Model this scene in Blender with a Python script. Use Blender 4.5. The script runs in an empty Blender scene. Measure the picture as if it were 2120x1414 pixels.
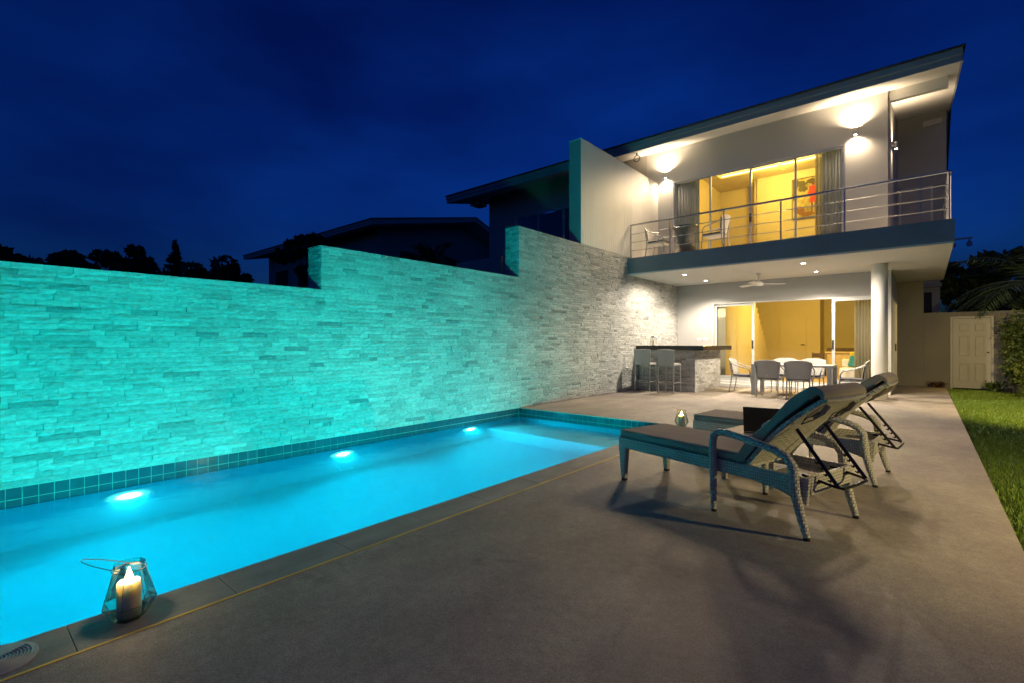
import bpy, math, random
import numpy as np
from mathutils import Vector, Matrix
random.seed(7); np.random.seed(7)
R_ = math.radians
S = bpy.context.scene
COL = S.collection

# ------------------------------------------------------------------ camera
cam = bpy.data.cameras.new('camera'); cam_o = bpy.data.objects.new('camera', cam); COL.objects.link(cam_o)
cam_o.location = (0, 0, 1.25); cam_o.rotation_euler = (R_(90), 0, R_(40.5))
cam.sensor_width = 36; cam.lens = 17.015; cam.shift_y = 0.00165; cam.clip_end = 1000; cam.clip_start = 0.05
S.camera = cam_o

# ------------------------------------------------------------------ sky (dusk, sun below the horizon)
W = bpy.data.worlds.new('World'); S.world = W; W.use_nodes = True
wn = W.node_tree.nodes; wl = W.node_tree.links; wn.clear()
w_out = wn.new('ShaderNodeOutputWorld'); w_bg = wn.new('ShaderNodeBackground'); w_bg.inputs[1].default_value = 0.068
w_sky = wn.new('ShaderNodeTexSky'); w_sky.sky_type = 'NISHITA'; w_sky.sun_disc = False
w_sky.sun_elevation = R_(0.5); w_sky.sun_rotation = R_(150); w_sky.ozone_density = 4.0; w_sky.dust_density = 0.3
w_tc = wn.new('ShaderNodeTexCoord'); w_map = wn.new('ShaderNodeMapping'); w_map.inputs['Scale'].default_value = (1.0, 1.0, 2.6)
w_nz = wn.new('ShaderNodeTexNoise'); w_nz.inputs['Scale'].default_value = 1.7; w_nz.inputs['Detail'].default_value = 5; w_nz.inputs['Roughness'].default_value = .5
w_rp = wn.new('ShaderNodeValToRGB'); w_rp.color_ramp.elements[0].position = .36; w_rp.color_ramp.elements[1].position = .66
w_rp.color_ramp.elements[0].color = (.42, .42, .55, 1); w_rp.color_ramp.elements[1].color = (1.15, 1.2, 1.12, 1)
w_tint = wn.new('ShaderNodeMix'); w_tint.data_type = 'RGBA'; w_tint.blend_type = 'MULTIPLY'; w_tint.inputs[0].default_value = 1
w_cl = wn.new('ShaderNodeMix'); w_cl.data_type = 'RGBA'; w_cl.blend_type = 'MULTIPLY'; w_cl.inputs[0].default_value = 1
SKY_TINT = (.2, 1.0, 3.2, 1)
w_tint.inputs[7].default_value = SKY_TINT
wl.new(w_tc.outputs['Generated'], w_map.inputs[0]); wl.new(w_map.outputs[0], w_nz.inputs['Vector']); wl.new(w_nz.outputs[0], w_rp.inputs[0])
wl.new(w_sky.outputs[0], w_tint.inputs[6]); wl.new(w_tint.outputs[2], w_cl.inputs[6]); wl.new(w_rp.outputs[0], w_cl.inputs[7])
wl.new(w_cl.outputs[2], w_bg.inputs[0]); wl.new(w_bg.outputs[0], w_out.inputs[0])

# ------------------------------------------------------------------ exposure and render settings
S.view_settings.view_transform = 'Standard'; S.view_settings.look = 'None'
S.view_settings.exposure = 0; S.view_settings.gamma = 1; S.view_settings.use_curve_mapping = False
S.render.engine = 'CYCLES'
S.cycles.use_denoising = True
try: S.cycles.denoiser = 'OPENIMAGEDENOISE'
except Exception: pass
S.cycles.max_bounces = 8; S.cycles.diffuse_bounces = 4; S.cycles.glossy_bounces = 3; S.cycles.transparent_max_bounces = 16
S.cycles.caustics_reflective = False; S.cycles.caustics_refractive = True
S.cycles.sample_clamp_indirect = 4.0
S.cycles.use_light_tree = True

# light levels, for the place's own lamps and the added, unseen ones
P_DOWN = 430; P_WALL_UP = 250; P_WALL_DN = 130; P_FLOOD = 720; P_POOL_L = 250; P_POOL_R = 300; P_ROOM_UP = 150; P_ROOM_LOW = 230; P_GARDEN = 300; P_POST = 1100
C_WARM = (1, .86, .66); C_ROOM = (1, .66, .12); C_POOL = (.0, 1, .78); C_POOLB = (.0, .80, 1)
C_WALL = (1, .74, .46)

# ================================================================== helpers
def lamp(kind, name, loc, power, color, parent=None, size=.05, aim=None, angle=None, blend=.5, spread=None):
    L = bpy.data.lights.new(name, kind); L.energy = power; L.color = color
    o = bpy.data.objects.new(name, L); COL.objects.link(o); o.location = loc
    if kind in ('POINT', 'SPOT'): L.shadow_soft_size = size
    if kind == 'SPOT': L.spot_size = R_(angle); L.spot_blend = blend
    if kind == 'AREA':
        L.shape = 'DISK'; L.size = size
        if spread: L.spread = R_(spread)
    if aim is not None: o.rotation_euler = Vector(aim).to_track_quat('-Z', 'Y').to_euler()
    if parent:
        o.parent = parent
        o.location = Vector(loc) - parent.location if not parent.rotation_euler.z else loc
    return o

class MB:
    """collects shapes; build() links them as one mesh object"""
    def __init__(s): s.v = []; s.f = []
    def quad(s, a, b, c, d):
        n = len(s.v); s.v += [tuple(a), tuple(b), tuple(c), tuple(d)]; s.f.append((n, n+1, n+2, n+3)); return s
    def poly(s, pts):
        n = len(s.v); s.v += [tuple(p) for p in pts]; s.f.append(tuple(range(n, n+len(pts)))); return s
    def box(s, x0, x1, y0, y1, z0, z1):
        n = len(s.v)
        s.v += [(x0,y0,z0),(x1,y0,z0),(x1,y1,z0),(x0,y1,z0),(x0,y0,z1),(x1,y0,z1),(x1,y1,z1),(x0,y1,z1)]
        s.f += [tuple(n+i for i in q) for q in ((3,2,1,0),(4,5,6,7),(0,1,5,4),(1,2,6,5),(2,3,7,6),(3,0,4,7))]; return s
    def hexa(s, p):            # 8 points: 4 bottom ccw, 4 top ccw
        n = len(s.v); s.v += [tuple(q) for q in p]
        s.f += [tuple(n+i for i in q) for q in ((3,2,1,0),(4,5,6,7),(0,1,5,4),(1,2,6,5),(2,3,7,6),(3,0,4,7))]; return s
    def prism(s, pts, axis, a, b):   # polygon in the plane across axis, extruded from a to b
        n = len(s.v); m = len(pts)
        def put(p, t): return {'x': (t, p[0], p[1]), 'y': (p[0], t, p[1]), 'z': (p[0], p[1], t)}[axis]
        s.v += [put(p, a) for p in pts] + [put(p, b) for p in pts]
        s.f.append(tuple(range(n+m-1, n-1, -1))); s.f.append(tuple(range(n+m, n+2*m)))
        for i in range(m):
            j = (i+1) % m; s.f.append((n+i, n+j, n+m+j, n+m+i))
        return s
    def tube(s, pts, r, n=8, cap=True, ry=None):
        pts = [Vector(p) for p in pts]; m = len(pts); rs = r if isinstance(r, (list, tuple)) else [r]*m
        base = len(s.v); up = None
        for i, p in enumerate(pts):
            t = (pts[min(i+1, m-1)] - pts[max(i-1, 0)]).normalized()
            if up is None:
                up = Vector((0,0,1)) if abs(t.z) < .9 else Vector((0,1,0))
            a = t.cross(up).normalized(); b = a.cross(t).normalized(); up = b
            for k in range(n):
                c = 2*math.pi*k/n
                q = p + a*math.cos(c)*rs[i] + b*math.sin(c)*(rs[i]*(ry or 1)); s.v.append(tuple(q))
        for i in range(m-1):
            for k in range(n):
                k2 = (k+1) % n
                s.f.append((base+i*n+k, base+i*n+k2, base+(i+1)*n+k2, base+(i+1)*n+k))
        if cap:
            s.f.append(tuple(base+k for k in range(n-1, -1, -1))); s.f.append(tuple(base+(m-1)*n+k for k in range(n)))
        return s
    def lathe(s, prof, c=(0,0,0), n=24, rot=0, capb=True, capt=True):
        base = len(s.v); m = len(prof)
        for r, z in prof:
            for k in range(n):
                a = 2*math.pi*k/n+rot; s.v.append((c[0]+r*math.cos(a), c[1]+r*math.sin(a), c[2]+z))
        for i in range(m-1):
            for k in range(n):
                k2 = (k+1) % n; s.f.append((base+i*n+k, base+i*n+k2, base+(i+1)*n+k2, base+(i+1)*n+k))
        if capb: s.f.append(tuple(base+k for k in range(n-1, -1, -1)))
        if capt: s.f.append(tuple(base+(m-1)*n+k for k in range(n)))
        return s
    def mesh(s, name, mat, smooth=False):
        me = bpy.data.meshes.new(name); me.from_pydata(s.v, [], s.f); me.validate(); me.update()
        if mat: me.materials.append(mat)
        if smooth: me.polygons.foreach_set('use_smooth', [True]*len(me.polygons))
        return me
    def build(s, name, mat, parent=None, smooth=False, bevel=0, loc=None, rot=None, sub=0):
        o = bpy.data.objects.new(name, s.mesh(name, mat, smooth)); COL.objects.link(o)
        if parent: o.parent = parent
        if loc: o.location = loc
        if rot: o.rotation_euler = rot
        if bevel:
            b = o.modifiers.new('bevel', 'BEVEL'); b.width = bevel; b.segments = 2; b.limit_method = 'ANGLE'
        if sub:
            b = o.modifiers.new('sub', 'SUBSURF'); b.levels = sub; b.render_levels = sub
        if smooth and not sub:
            try:
                o.data.set_sharp_from_angle(angle=R_(40))
            except Exception: pass
        return o

def tag(o, label=None, cat=None, group=None, kind=None):
    if label: o['label'] = label
    if cat: o['category'] = cat
    if group: o['group'] = group
    if kind: o['kind'] = kind
    return o
def thing(name, label, cat, loc=(0,0,0), rz=0, group=None):
    o = bpy.data.objects.new(name, None); COL.objects.link(o); o.location = loc; o.rotation_euler = (0,0,rz)
    o.empty_display_size = .1
    return tag(o, label, cat, group)
def copy_tree(o, parent=None):
    c = o.copy(); COL.objects.link(c); c.parent = parent
    for ch in [k for k in bpy.data.objects if k.parent == o]: copy_tree(ch, c)
    return c
def copy_thing(o, loc, rz, label=None):
    c = copy_tree(o); c.location = loc; c.rotation_euler = (0,0,rz)
    if label: c['label'] = label
    return c

# ------------------------------------------------------------------ materials
def nodes(name):
    m = bpy.data.materials.new(name); m.use_nodes = True
    n = m.node_tree.nodes; l = m.node_tree.links
    return m, n, l, n['Principled BSDF']
def M(name, col, rough=.6, metal=0, var=0, vscale=3, bump=0, bscale=60, spec=.5, var2=0, v2scale=80, stretch=None, dist=.01):
    m, n, l, p = nodes(name)
    p.inputs['Roughness'].default_value = rough; p.inputs['Metallic'].default_value = metal
    p.inputs['Specular IOR Level'].default_value = spec
    p.inputs['Base Color'].default_value = (*col, 1)
    g = n.new('ShaderNodeNewGeometry'); src = g.outputs['Position']
    if stretch:
        mp = n.new('ShaderNodeMapping'); mp.inputs['Scale'].default_value = stretch; l.new(src, mp.inputs[0]); src = mp.outputs[0]
    cur = None
    for amt, sc, det in ((var, vscale, 4), (var2, v2scale, 3)):
        if not amt: continue
        t = n.new('ShaderNodeTexNoise'); t.inputs['Scale'].default_value = sc; t.inputs['Detail'].default_value = det; l.new(src, t.inputs['Vector'])
        mr = n.new('ShaderNodeMapRange'); mr.inputs[1].default_value = .25; mr.inputs[2].default_value = .75
        mr.inputs[3].default_value = 1-amt; mr.inputs[4].default_value = 1+amt; l.new(t.outputs[0], mr.inputs[0])
        mx = n.new('ShaderNodeVectorMath'); mx.operation = 'SCALE'
        if cur is None: mx.inputs[0].default_value = col
        else: l.new(cur, mx.inputs[0])
        l.new(mr.outputs[0], mx.inputs['Scale']); cur = mx.outputs[0]
    if cur is not None: l.new(cur, p.inputs['Base Color'])
    if bump:
        t = n.new('ShaderNodeTexNoise'); t.inputs['Scale'].default_value = bscale; t.inputs['Detail'].default_value = 5; l.new(src, t.inputs['Vector'])
        b = n.new('ShaderNodeBump'); b.inputs['Strength'].default_value = bump; b.inputs['Distance'].default_value = dist
        l.new(t.outputs[0], b.inputs['Height']); l.new(b.outputs[0], p.inputs['Normal'])
    return m
def Emit(name, col, strength):
    m, n, l, p = nodes(name)
    p.inputs['Base Color'].default_value = (0,0,0,1); p.inputs['Emission Color'].default_value = (*col, 1); p.inputs['Emission Strength'].default_value = strength
    return m
def Glass(name, tint=(.97,.98,.98), gloss=1.0, rough=.0, ior=1.45):
    m = bpy.data.materials.new(name); m.use_nodes = True; n = m.node_tree.nodes; l = m.node_tree.links; n.clear()
    o = n.new('ShaderNodeOutputMaterial'); t = n.new('ShaderNodeBsdfTransparent'); t.inputs[0].default_value = (*tint, 1)
    g = n.new('ShaderNodeBsdfGlossy'); g.inputs['Roughness'].default_value = rough
    fr = n.new('ShaderNodeFresnel'); fr.inputs[0].default_value = ior
    mu = n.new('ShaderNodeMath'); mu.operation = 'MULTIPLY'; mu.inputs[1].default_value = gloss
    mx = n.new('ShaderNodeMixShader'); l.new(fr.outputs[0], mu.inputs[0]); l.new(mu.outputs[0], mx.inputs[0]); l.new(t.outputs[0], mx.inputs[1]); l.new(g.outputs[0], mx.inputs[2]); l.new(mx.outputs[0], o.inputs[0])
    return m
def Weave(name, col, dark, p=.02, strength=.8, along=1.0):
    """basket weave: flat strands passing over and under each other"""
    m, n, l, bs = nodes(name)
    def math_(op, a=None, b=None):
        k = n.new('ShaderNodeMath'); k.operation = op
        for i, q in enumerate((a, b)):
            if q is None: continue
            if isinstance(q, (int, float)): k.inputs[i].default_value = q
            else: l.new(q, k.inputs[i])
        return k.outputs[0]
    tc = n.new('ShaderNodeTexCoord'); sx = n.new('ShaderNodeSeparateXYZ'); l.new(tc.outputs['Object'], sx.inputs[0])
    wob = n.new('ShaderNodeTexNoise'); wob.inputs['Scale'].default_value = 14; l.new(tc.outputs['Object'], wob.inputs['Vector'])
    w = math_('MULTIPLY', math_('SUBTRACT', wob.outputs[0], .5), .35)
    u = math_('ADD', math_('MULTIPLY', math_('ADD', sx.outputs[0], sx.outputs[1]), 1/p), w)
    v = math_('ADD', math_('MULTIPLY', math_('ADD', sx.outputs[2], math_('MULTIPLY', sx.outputs[0], .0)), along/p), w)
    cell = math_('MODULO', math_('ADD', math_('FLOOR', u), math_('FLOOR', v)), 2)
    cell = math_('ABSOLUTE', cell)
    pu = math_('ABSOLUTE', math_('SINE', math_('MULTIPLY', u, math.pi))); pv = math_('ABSOLUTE', math_('SINE', math_('MULTIPLY', v, math.pi)))
    mx = n.new('ShaderNodeMix'); l.new(cell, mx.inputs[0]); l.new(pu, mx.inputs[2]); l.new(pv, mx.inputs[3])
    h = math_('POWER', mx.outputs[0], .55)
    cm = n.new('ShaderNodeMix'); cm.data_type = 'RGBA'; l.new(h, cm.inputs[0]); cm.inputs[6].default_value = (*dark, 1); cm.inputs[7].default_value = (*col, 1)
    l.new(cm.outputs[2], bs.inputs['Base Color'])
    b = n.new('ShaderNodeBump'); b.inputs['Strength'].default_value = strength; b.inputs['Distance'].default_value = .006; l.new(h, b.inputs['Height']); l.new(b.outputs[0], bs.inputs['Normal'])
    bs.inputs['Roughness'].default_value = .45
    return m
def Stone():
    m, n, l, p = nodes('ledger_stone')
    g = n.new('ShaderNodeNewGeometry'); oi = n.new('ShaderNodeObjectInfo')
    ad = n.new('ShaderNodeMath'); l.new(g.outputs['Random Per Island'], ad.inputs[0]); l.new(oi.outputs['Random'], ad.inputs[1])
    fr = n.new('ShaderNodeMath'); fr.operation = 'FRACT'; l.new(ad.outputs[0], fr.inputs[0])
    rp = n.new('ShaderNodeValToRGB'); e = rp.color_ramp.elements
    e[0].position = 0; e[0].color = (.27,.275,.28,1); e[1].position = 1; e[1].color = (.60,.59,.57,1)
    for pos, c in ((.025,.32),(.05,.40),(.35,.47),(.8,.54)):
        k = e.new(pos); k.color = (c, c*.99, c*.96, 1)
    l.new(fr.outputs[0], rp.inputs[0])
    mp = n.new('ShaderNodeMapping'); mp.inputs['Scale'].default_value = (1, 1, 2.2); l.new(g.outputs['Position'], mp.inputs[0])
    t = n.new('ShaderNodeTexNoise'); t.inputs['Scale'].default_value = 20; t.inputs['Detail'].default_value = 8; t.inputs['Roughness'].default_value = .65; l.new(mp.outputs[0], t.inputs['Vector'])
    mr = n.new('ShaderNodeMapRange'); mr.inputs[1].default_value = .32; mr.inputs[2].default_value = .66; mr.inputs[3].default_value = .70; mr.inputs[4].default_value = 1.12; l.new(t.outputs[0], mr.inputs[0])
    mx = n.new('ShaderNodeVectorMath'); mx.operation = 'SCALE'; l.new(rp.outputs[0], mx.inputs[0]); l.new(mr.outputs[0], mx.inputs['Scale'])
    t3 = n.new('ShaderNodeTexNoise'); t3.inputs['Scale'].default_value = .9; t3.inputs['Detail'].default_value = 3; l.new(g.outputs['Position'], t3.inputs['Vector'])
    mr3 = n.new('ShaderNodeMapRange'); mr3.inputs[1].default_value = .3; mr3.inputs[2].default_value = .7; mr3.inputs[3].default_value = .84; mr3.inputs[4].default_value = 1.08; l.new(t3.outputs[0], mr3.inputs[0])
    mx3 = n.new('ShaderNodeVectorMath'); mx3.operation = 'SCALE'; l.new(mx.outputs[0], mx3.inputs[0]); l.new(mr3.outputs[0], mx3.inputs['Scale'])
    l.new(mx3.outputs[0], p.inputs['Base Color'])
    t2 = n.new('ShaderNodeTexNoise'); t2.inputs['Scale'].default_value = 26; t2.inputs['Detail'].default_value = 6; t2.inputs['Roughness'].default_value = .6; l.new(mp.outputs[0], t2.inputs['Vector'])
    b = n.new('ShaderNodeBump'); b.inputs['Strength'].default_value = .38; b.inputs['Distance'].default_value = .02; l.new(t2.outputs[0], b.inputs['Height']); l.new(b.outputs[0], p.inputs['Normal'])
    p.inputs['Roughness'].default_value = .85; p.inputs['Specular IOR Level'].default_value = .25
    return m
def Leaf(name, c1, c2):
    m, n, l, p = nodes(name)
    g = n.new('ShaderNodeNewGeometry'); rp = n.new('ShaderNodeValToRGB'); rp.color_ramp.elements[0].color = (*c1, 1); rp.color_ramp.elements[1].color = (*c2, 1)
    l.new(g.outputs['Random Per Island'], rp.inputs[0]); l.new(rp.outputs[0], p.inputs['Base Color']); p.inputs['Roughness'].default_value = .55
    return m
def Deck(name, base, grain=260):
    m, n, l, p = nodes(name)
    g = n.new('ShaderNodeNewGeometry')
    v = n.new('ShaderNodeTexVoronoi'); v.inputs['Scale'].default_value = grain; l.new(g.outputs['Position'], v.inputs['Vector'])
    sp = n.new('ShaderNodeSeparateColor'); l.new(v.outputs['Color'], sp.inputs[0])
    mr = n.new('ShaderNodeMapRange'); mr.inputs[3].default_value = .72; mr.inputs[4].default_value = 1.3; l.new(sp.outputs[0], mr.inputs[0])
    cur = n.new('ShaderNodeVectorMath'); cur.operation = 'SCALE'; cur.inputs[0].default_value = base; l.new(mr.outputs[0], cur.inputs['Scale']); cur = cur.outputs[0]
    for sc, lo, hi, st in ((.55,.76,1.16,(1,1,1)), (2.3,.82,1.12,(1,.55,1)), (17,.88,1.1,(1,1,1))):
        mp = n.new('ShaderNodeMapping'); mp.inputs['Scale'].default_value = st; l.new(g.outputs['Position'], mp.inputs[0])
        t = n.new('ShaderNodeTexNoise'); t.inputs['Scale'].default_value = sc; t.inputs['Detail'].default_value = 6; t.inputs['Roughness'].default_value = .6; l.new(mp.outputs[0], t.inputs['Vector'])
        r2 = n.new('ShaderNodeMapRange'); r2.inputs[1].default_value = .3; r2.inputs[2].default_value = .7; r2.inputs[3].default_value = lo; r2.inputs[4].default_value = hi; l.new(t.outputs[0], r2.inputs[0])
        k = n.new('ShaderNodeVectorMath'); k.operation = 'SCALE'; l.new(cur, k.inputs[0]); l.new(r2.outputs[0], k.inputs['Scale']); cur = k.outputs[0]
    hn = n.new('ShaderNodeTexNoise'); hn.inputs['Scale'].default_value = 1.1; hn.inputs['Detail'].default_value = 5; hn.inputs['Roughness'].default_value = .6
    hm = n.new('ShaderNodeMapping'); hm.inputs['Scale'].default_value = (1.6,.8,1); hm.inputs['Location'].default_value = (7,3,0); l.new(g.outputs['Position'], hm.inputs[0]); l.new(hm.outputs[0], hn.inputs['Vector'])
    hr = n.new('ShaderNodeValToRGB'); hr.color_ramp.elements[0].position = .34; hr.color_ramp.elements[0].color = (.86,.80,.84,1); hr.color_ramp.elements[1].position = .66; hr.color_ramp.elements[1].color = (1.06,1.06,.96,1); l.new(hn.outputs[0], hr.inputs[0])
    sn_ = n.new('ShaderNodeTexNoise'); sn_.inputs['Scale'].default_value = 3.4; sn_.inputs['Detail'].default_value = 9; sn_.inputs['Roughness'].default_value = .72; l.new(g.outputs['Position'], sn_.inputs['Vector'])
    sr_ = n.new('ShaderNodeMapRange'); sr_.inputs[1].default_value = .56; sr_.inputs[2].default_value = .70; sr_.inputs[3].default_value = 1; sr_.inputs[4].default_value = .72; l.new(sn_.outputs[0], sr_.inputs[0])
    sk_ = n.new('ShaderNodeVectorMath'); sk_.operation = 'SCALE'; l.new(cur, sk_.inputs[0]); l.new(sr_.outputs[0], sk_.inputs['Scale']); cur = sk_.outputs[0]
    hx = n.new('ShaderNodeMix'); hx.data_type = 'RGBA'; hx.blend_type = 'MULTIPLY'; hx.inputs[0].default_value = 1; l.new(cur, hx.inputs[6]); l.new(hr.outputs[0], hx.inputs[7])
    l.new(hx.outputs[2], p.inputs['Base Color'])
    t = n.new('ShaderNodeTexNoise'); t.inputs['Scale'].default_value = 190; t.inputs['Detail'].default_value = 3; l.new(g.outputs['Position'], t.inputs['Vector'])
    b = n.new('ShaderNodeBump'); b.inputs['Strength'].default_value = .5; b.inputs['Distance'].default_value = .004; l.new(t.outputs[0], b.inputs['Height']); l.new(b.outputs[0], p.inputs['Normal'])
    p.inputs['Roughness'].default_value = .62; p.inputs['Specular IOR Level'].default_value = .35
    return m
def Water():
    m = bpy.data.materials.new('pool_water'); m.use_nodes = True; n = m.node_tree.nodes; l = m.node_tree.links; n.clear()
    o = n.new('ShaderNodeOutputMaterial')
    g = n.new('ShaderNodeBsdfGlass'); g.inputs['Roughness'].default_value = .14; g.inputs['IOR'].default_value = 1.33; g.inputs['Color'].default_value = (.62,.98,1,1)
    ge = n.new('ShaderNodeNewGeometry'); mp = n.new('ShaderNodeMapping'); mp.inputs['Scale'].default_value = (1, .7, 1); l.new(ge.outputs['Position'], mp.inputs[0])
    tx = n.new('ShaderNodeTexNoise'); tx.inputs['Scale'].default_value = 3.2; tx.inputs['Detail'].default_value = 3; l.new(mp.outputs[0], tx.inputs['Vector'])
    b = n.new('ShaderNodeBump'); b.inputs['Strength'].default_value = .17; b.inputs['Distance'].default_value = .08; l.new(tx.outputs[0], b.inputs['Height'])
    l.new(b.outputs[0], g.inputs['Normal']); l.new(g.outputs[0], o.inputs[0])
    water_volume(n, l, o)
    return m
def water_volume(n, l, o):
    vs = n.new('ShaderNodeVolumeScatter'); vs.inputs['Color'].default_value = (.6,.95,1,1); vs.inputs['Density'].default_value = WATER_SCATTER; vs.inputs['Anisotropy'].default_value = .7
    va = n.new('ShaderNodeVolumeAbsorption'); va.inputs['Color'].default_value = (.02,.88,1,1); va.inputs['Density'].default_value = .35
    ad = n.new('ShaderNodeAddShader'); l.new(vs.outputs[0], ad.inputs[0]); l.new(va.outputs[0], ad.inputs[1]); l.new(ad.outputs[0], o.inputs['Volume'])
WATER_SCATTER = .20
def WaterSide():
    m = bpy.data.materials.new('pool_water_side'); m.use_nodes = True; n = m.node_tree.nodes; l = m.node_tree.links; n.clear()
    o = n.new('ShaderNodeOutputMaterial'); t = n.new('ShaderNodeBsdfTransparent'); l.new(t.outputs[0], o.inputs[0]); water_volume(n, l, o)
    return m
def Mosaic(name, c1, c2, mort, bw=.1034):
    m, n, l, p = nodes(name)
    g = n.new('ShaderNodeNewGeometry'); s = n.new('ShaderNodeSeparateXYZ'); l.new(g.outputs['Position'], s.inputs[0])
    sn = n.new('ShaderNodeSeparateXYZ'); l.new(g.outputs['Normal'], sn.inputs[0])
    # floor: (x, y); walls facing x: (y, z); walls facing y: (x, z)
    ax = n.new('ShaderNodeMath'); ax.operation = 'ABSOLUTE'; l.new(sn.outputs[0], ax.inputs[0])
    az = n.new('ShaderNodeMath'); az.operation = 'ABSOLUTE'; l.new(sn.outputs[2], az.inputs[0])
    u = n.new('ShaderNodeMix'); l.new(ax.outputs[0], u.inputs[0]); l.new(s.outputs[0], u.inputs[2]); l.new(s.outputs[1], u.inputs[3])
    v = n.new('ShaderNodeMix'); l.new(az.outputs[0], v.inputs[0]); l.new(s.outputs[2], v.inputs[2]); l.new(s.outputs[1], v.inputs[3])
    cb = n.new('ShaderNodeCombineXYZ'); l.new(u.outputs[0], cb.inputs[0]); l.new(v.outputs[0], cb.inputs[1])
    br = n.new('ShaderNodeTexBrick'); br.offset = 0; br.inputs['Scale'].default_value = 1; br.inputs['Brick Width'].default_value = bw; br.inputs['Row Height'].default_value = bw; br.inputs['Mortar Size'].default_value = .004
    br.inputs['Color1'].default_value = (*c1, 1); br.inputs['Color2'].default_value = (*c2, 1); br.inputs['Mortar'].default_value = (*mort, 1)
    l.new(cb.outputs[0], br.inputs['Vector']); l.new(br.outputs['Color'], p.inputs['Base Color']); p.inputs['Roughness'].default_value = .25
    return m

m_stone = Stone()
m_core = M('stone_backing', (.16,.16,.155), .9, var=.2, vscale=9)
m_deck = Deck('exposed_aggregate', (.37,.325,.285))
m_coping = M('coping_stone', (.30,.275,.235), .6, var=.25, vscale=2.6, var2=.1, v2scale=30, bump=.3, bscale=60, stretch=(2.5,1,1))
m_joint = M('yellow_joint', (.85,.62,.11), .7, var=.4, vscale=3)
m_lid = M('lid_plastic', (.42,.40,.38), .5, var=.08)
m_white = M('white_paint', (.72,.71,.69), .6, var=.05, vscale=1.3, bump=.08, bscale=120)
m_wall = M('house_render', (.43,.425,.42), .75, var=.05, vscale=.8, bump=.15, bscale=140)
m_soffit = M('soffit_paint', (.70,.69,.66), .7, var=.04, vscale=1.0)
m_grey = M('grey_fascia', (.19,.21,.235), .5, var=.1, vscale=1.5)
m_fascia = M('roof_fascia', (.30,.345,.335), .5, var=.08, vscale=2)
m_roofing = M('roof_sheet', (.06,.06,.065), .6)
m_siding = M('siding_board', (.72,.71,.68), .55, var=.05, vscale=2, stretch=(1,1,.2))
m_cream = M('room_wall', (.68,.60,.42), .8, var=.03)
m_roomfloor = M('room_floor', (.42,.30,.16), .35, var=.15, vscale=6, stretch=(1,6,1))
m_alu = M('aluminium_frame', (.62,.62,.61), .4, metal=.3)
m_steel = M('railing_steel', (.42,.43,.44), .32, metal=.9)
m_black = M('black_plastic', (.012,.012,.013), .4)
m_glass = Glass('window_glass', (.96,.97,.96), .9)
m_yardwall = M('yard_wall', (.22,.205,.175), .85, var=.12, vscale=1.4, bump=.2, bscale=90)
m_door = M('painted_door', (.46,.44,.42), .5, var=.05)
m_slab = M('bar_granite', (.02,.02,.022), .18, var=.3, vscale=90)
m_table = M('table_frame', (.36,.36,.37), .4, metal=.4, var=.05)
m_tabletop = M('table_top', (.55,.55,.54), .3)
m_wick = Weave('grey_wicker', (.58,.57,.55), (.28,.275,.265), .014)
m_wick2 = Weave('lounger_wicker', (.58,.55,.48), (.09,.085,.075), .0165, 1.0, .8)
m_wickback = Weave('lounger_back_wicker', (.62,.59,.49), (.05,.047,.04), .048, 1.0, 2.2)
m_leg = M('powder_coat', (.44,.435,.42), .45, metal=.2, var=.05)
m_cush_dark = M('seat_pad', (.10,.10,.11), .9, bump=.2, bscale=300)
m_cush = M('lounger_cushion', (.30,.255,.215), .92, var=.08, vscale=7, bump=.35, bscale=420, dist=.003)
m_strap = M('cushion_strap', (.03,.028,.03), .8)
m_dkmetal = M('dark_metal', (.03,.028,.024), .35, metal=.8)
m_curtain = M('sheer_curtain', (.80,.80,.84), .9, var=.05, vscale=4)
m_curtain_n = m_curtain.node_tree.nodes; m_curtain_l = m_curtain.node_tree.links
_p = m_curtain_n['Principled BSDF']; _t = m_curtain_n.new('ShaderNodeBsdfTranslucent'); _t.inputs[0].default_value = (.62,.70,.86,1); _m = m_curtain_n.new('ShaderNodeMixShader'); _m.inputs[0].default_value = .4
m_curtain_l.new(_p.outputs[0], _m.inputs[1]); m_curtain_l.new(_t.outputs[0], _m.inputs[2]); m_curtain_l.new(_m.outputs[0], m_curtain_n['Material Output'].inputs[0])
m_tile = M('pool_tile', (.026,.075,.10), .12, var=.18, vscale=7)
m_grout = M('pool_grout', (.42,.50,.48), .7)
m_pool = Mosaic('pool_mosaic', (.34,.66,.76), (.36,.68,.78), (.44,.73,.81))
m_water = Water()
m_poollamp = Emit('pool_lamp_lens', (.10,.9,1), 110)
_n = m_poollamp.node_tree.nodes; _l = m_poollamp.node_tree.links   # emission fades outward, putting the soft halo into the lens
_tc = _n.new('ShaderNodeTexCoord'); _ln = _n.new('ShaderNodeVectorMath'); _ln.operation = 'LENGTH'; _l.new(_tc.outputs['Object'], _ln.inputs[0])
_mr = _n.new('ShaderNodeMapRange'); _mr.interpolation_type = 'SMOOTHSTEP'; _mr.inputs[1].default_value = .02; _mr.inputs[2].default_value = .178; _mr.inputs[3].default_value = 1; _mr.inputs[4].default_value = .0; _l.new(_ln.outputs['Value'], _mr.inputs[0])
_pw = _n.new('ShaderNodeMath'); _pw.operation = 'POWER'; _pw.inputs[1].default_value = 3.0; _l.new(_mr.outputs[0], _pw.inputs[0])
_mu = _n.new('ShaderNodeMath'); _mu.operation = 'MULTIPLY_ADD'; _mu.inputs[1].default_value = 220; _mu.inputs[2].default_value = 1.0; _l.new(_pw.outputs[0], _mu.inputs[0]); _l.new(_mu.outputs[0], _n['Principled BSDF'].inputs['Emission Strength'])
m_ring = M('lamp_ring', (.7,.7,.7), .3, metal=.3)
m_flame = Emit('flame', (1,.62,.22), 60)
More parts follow.
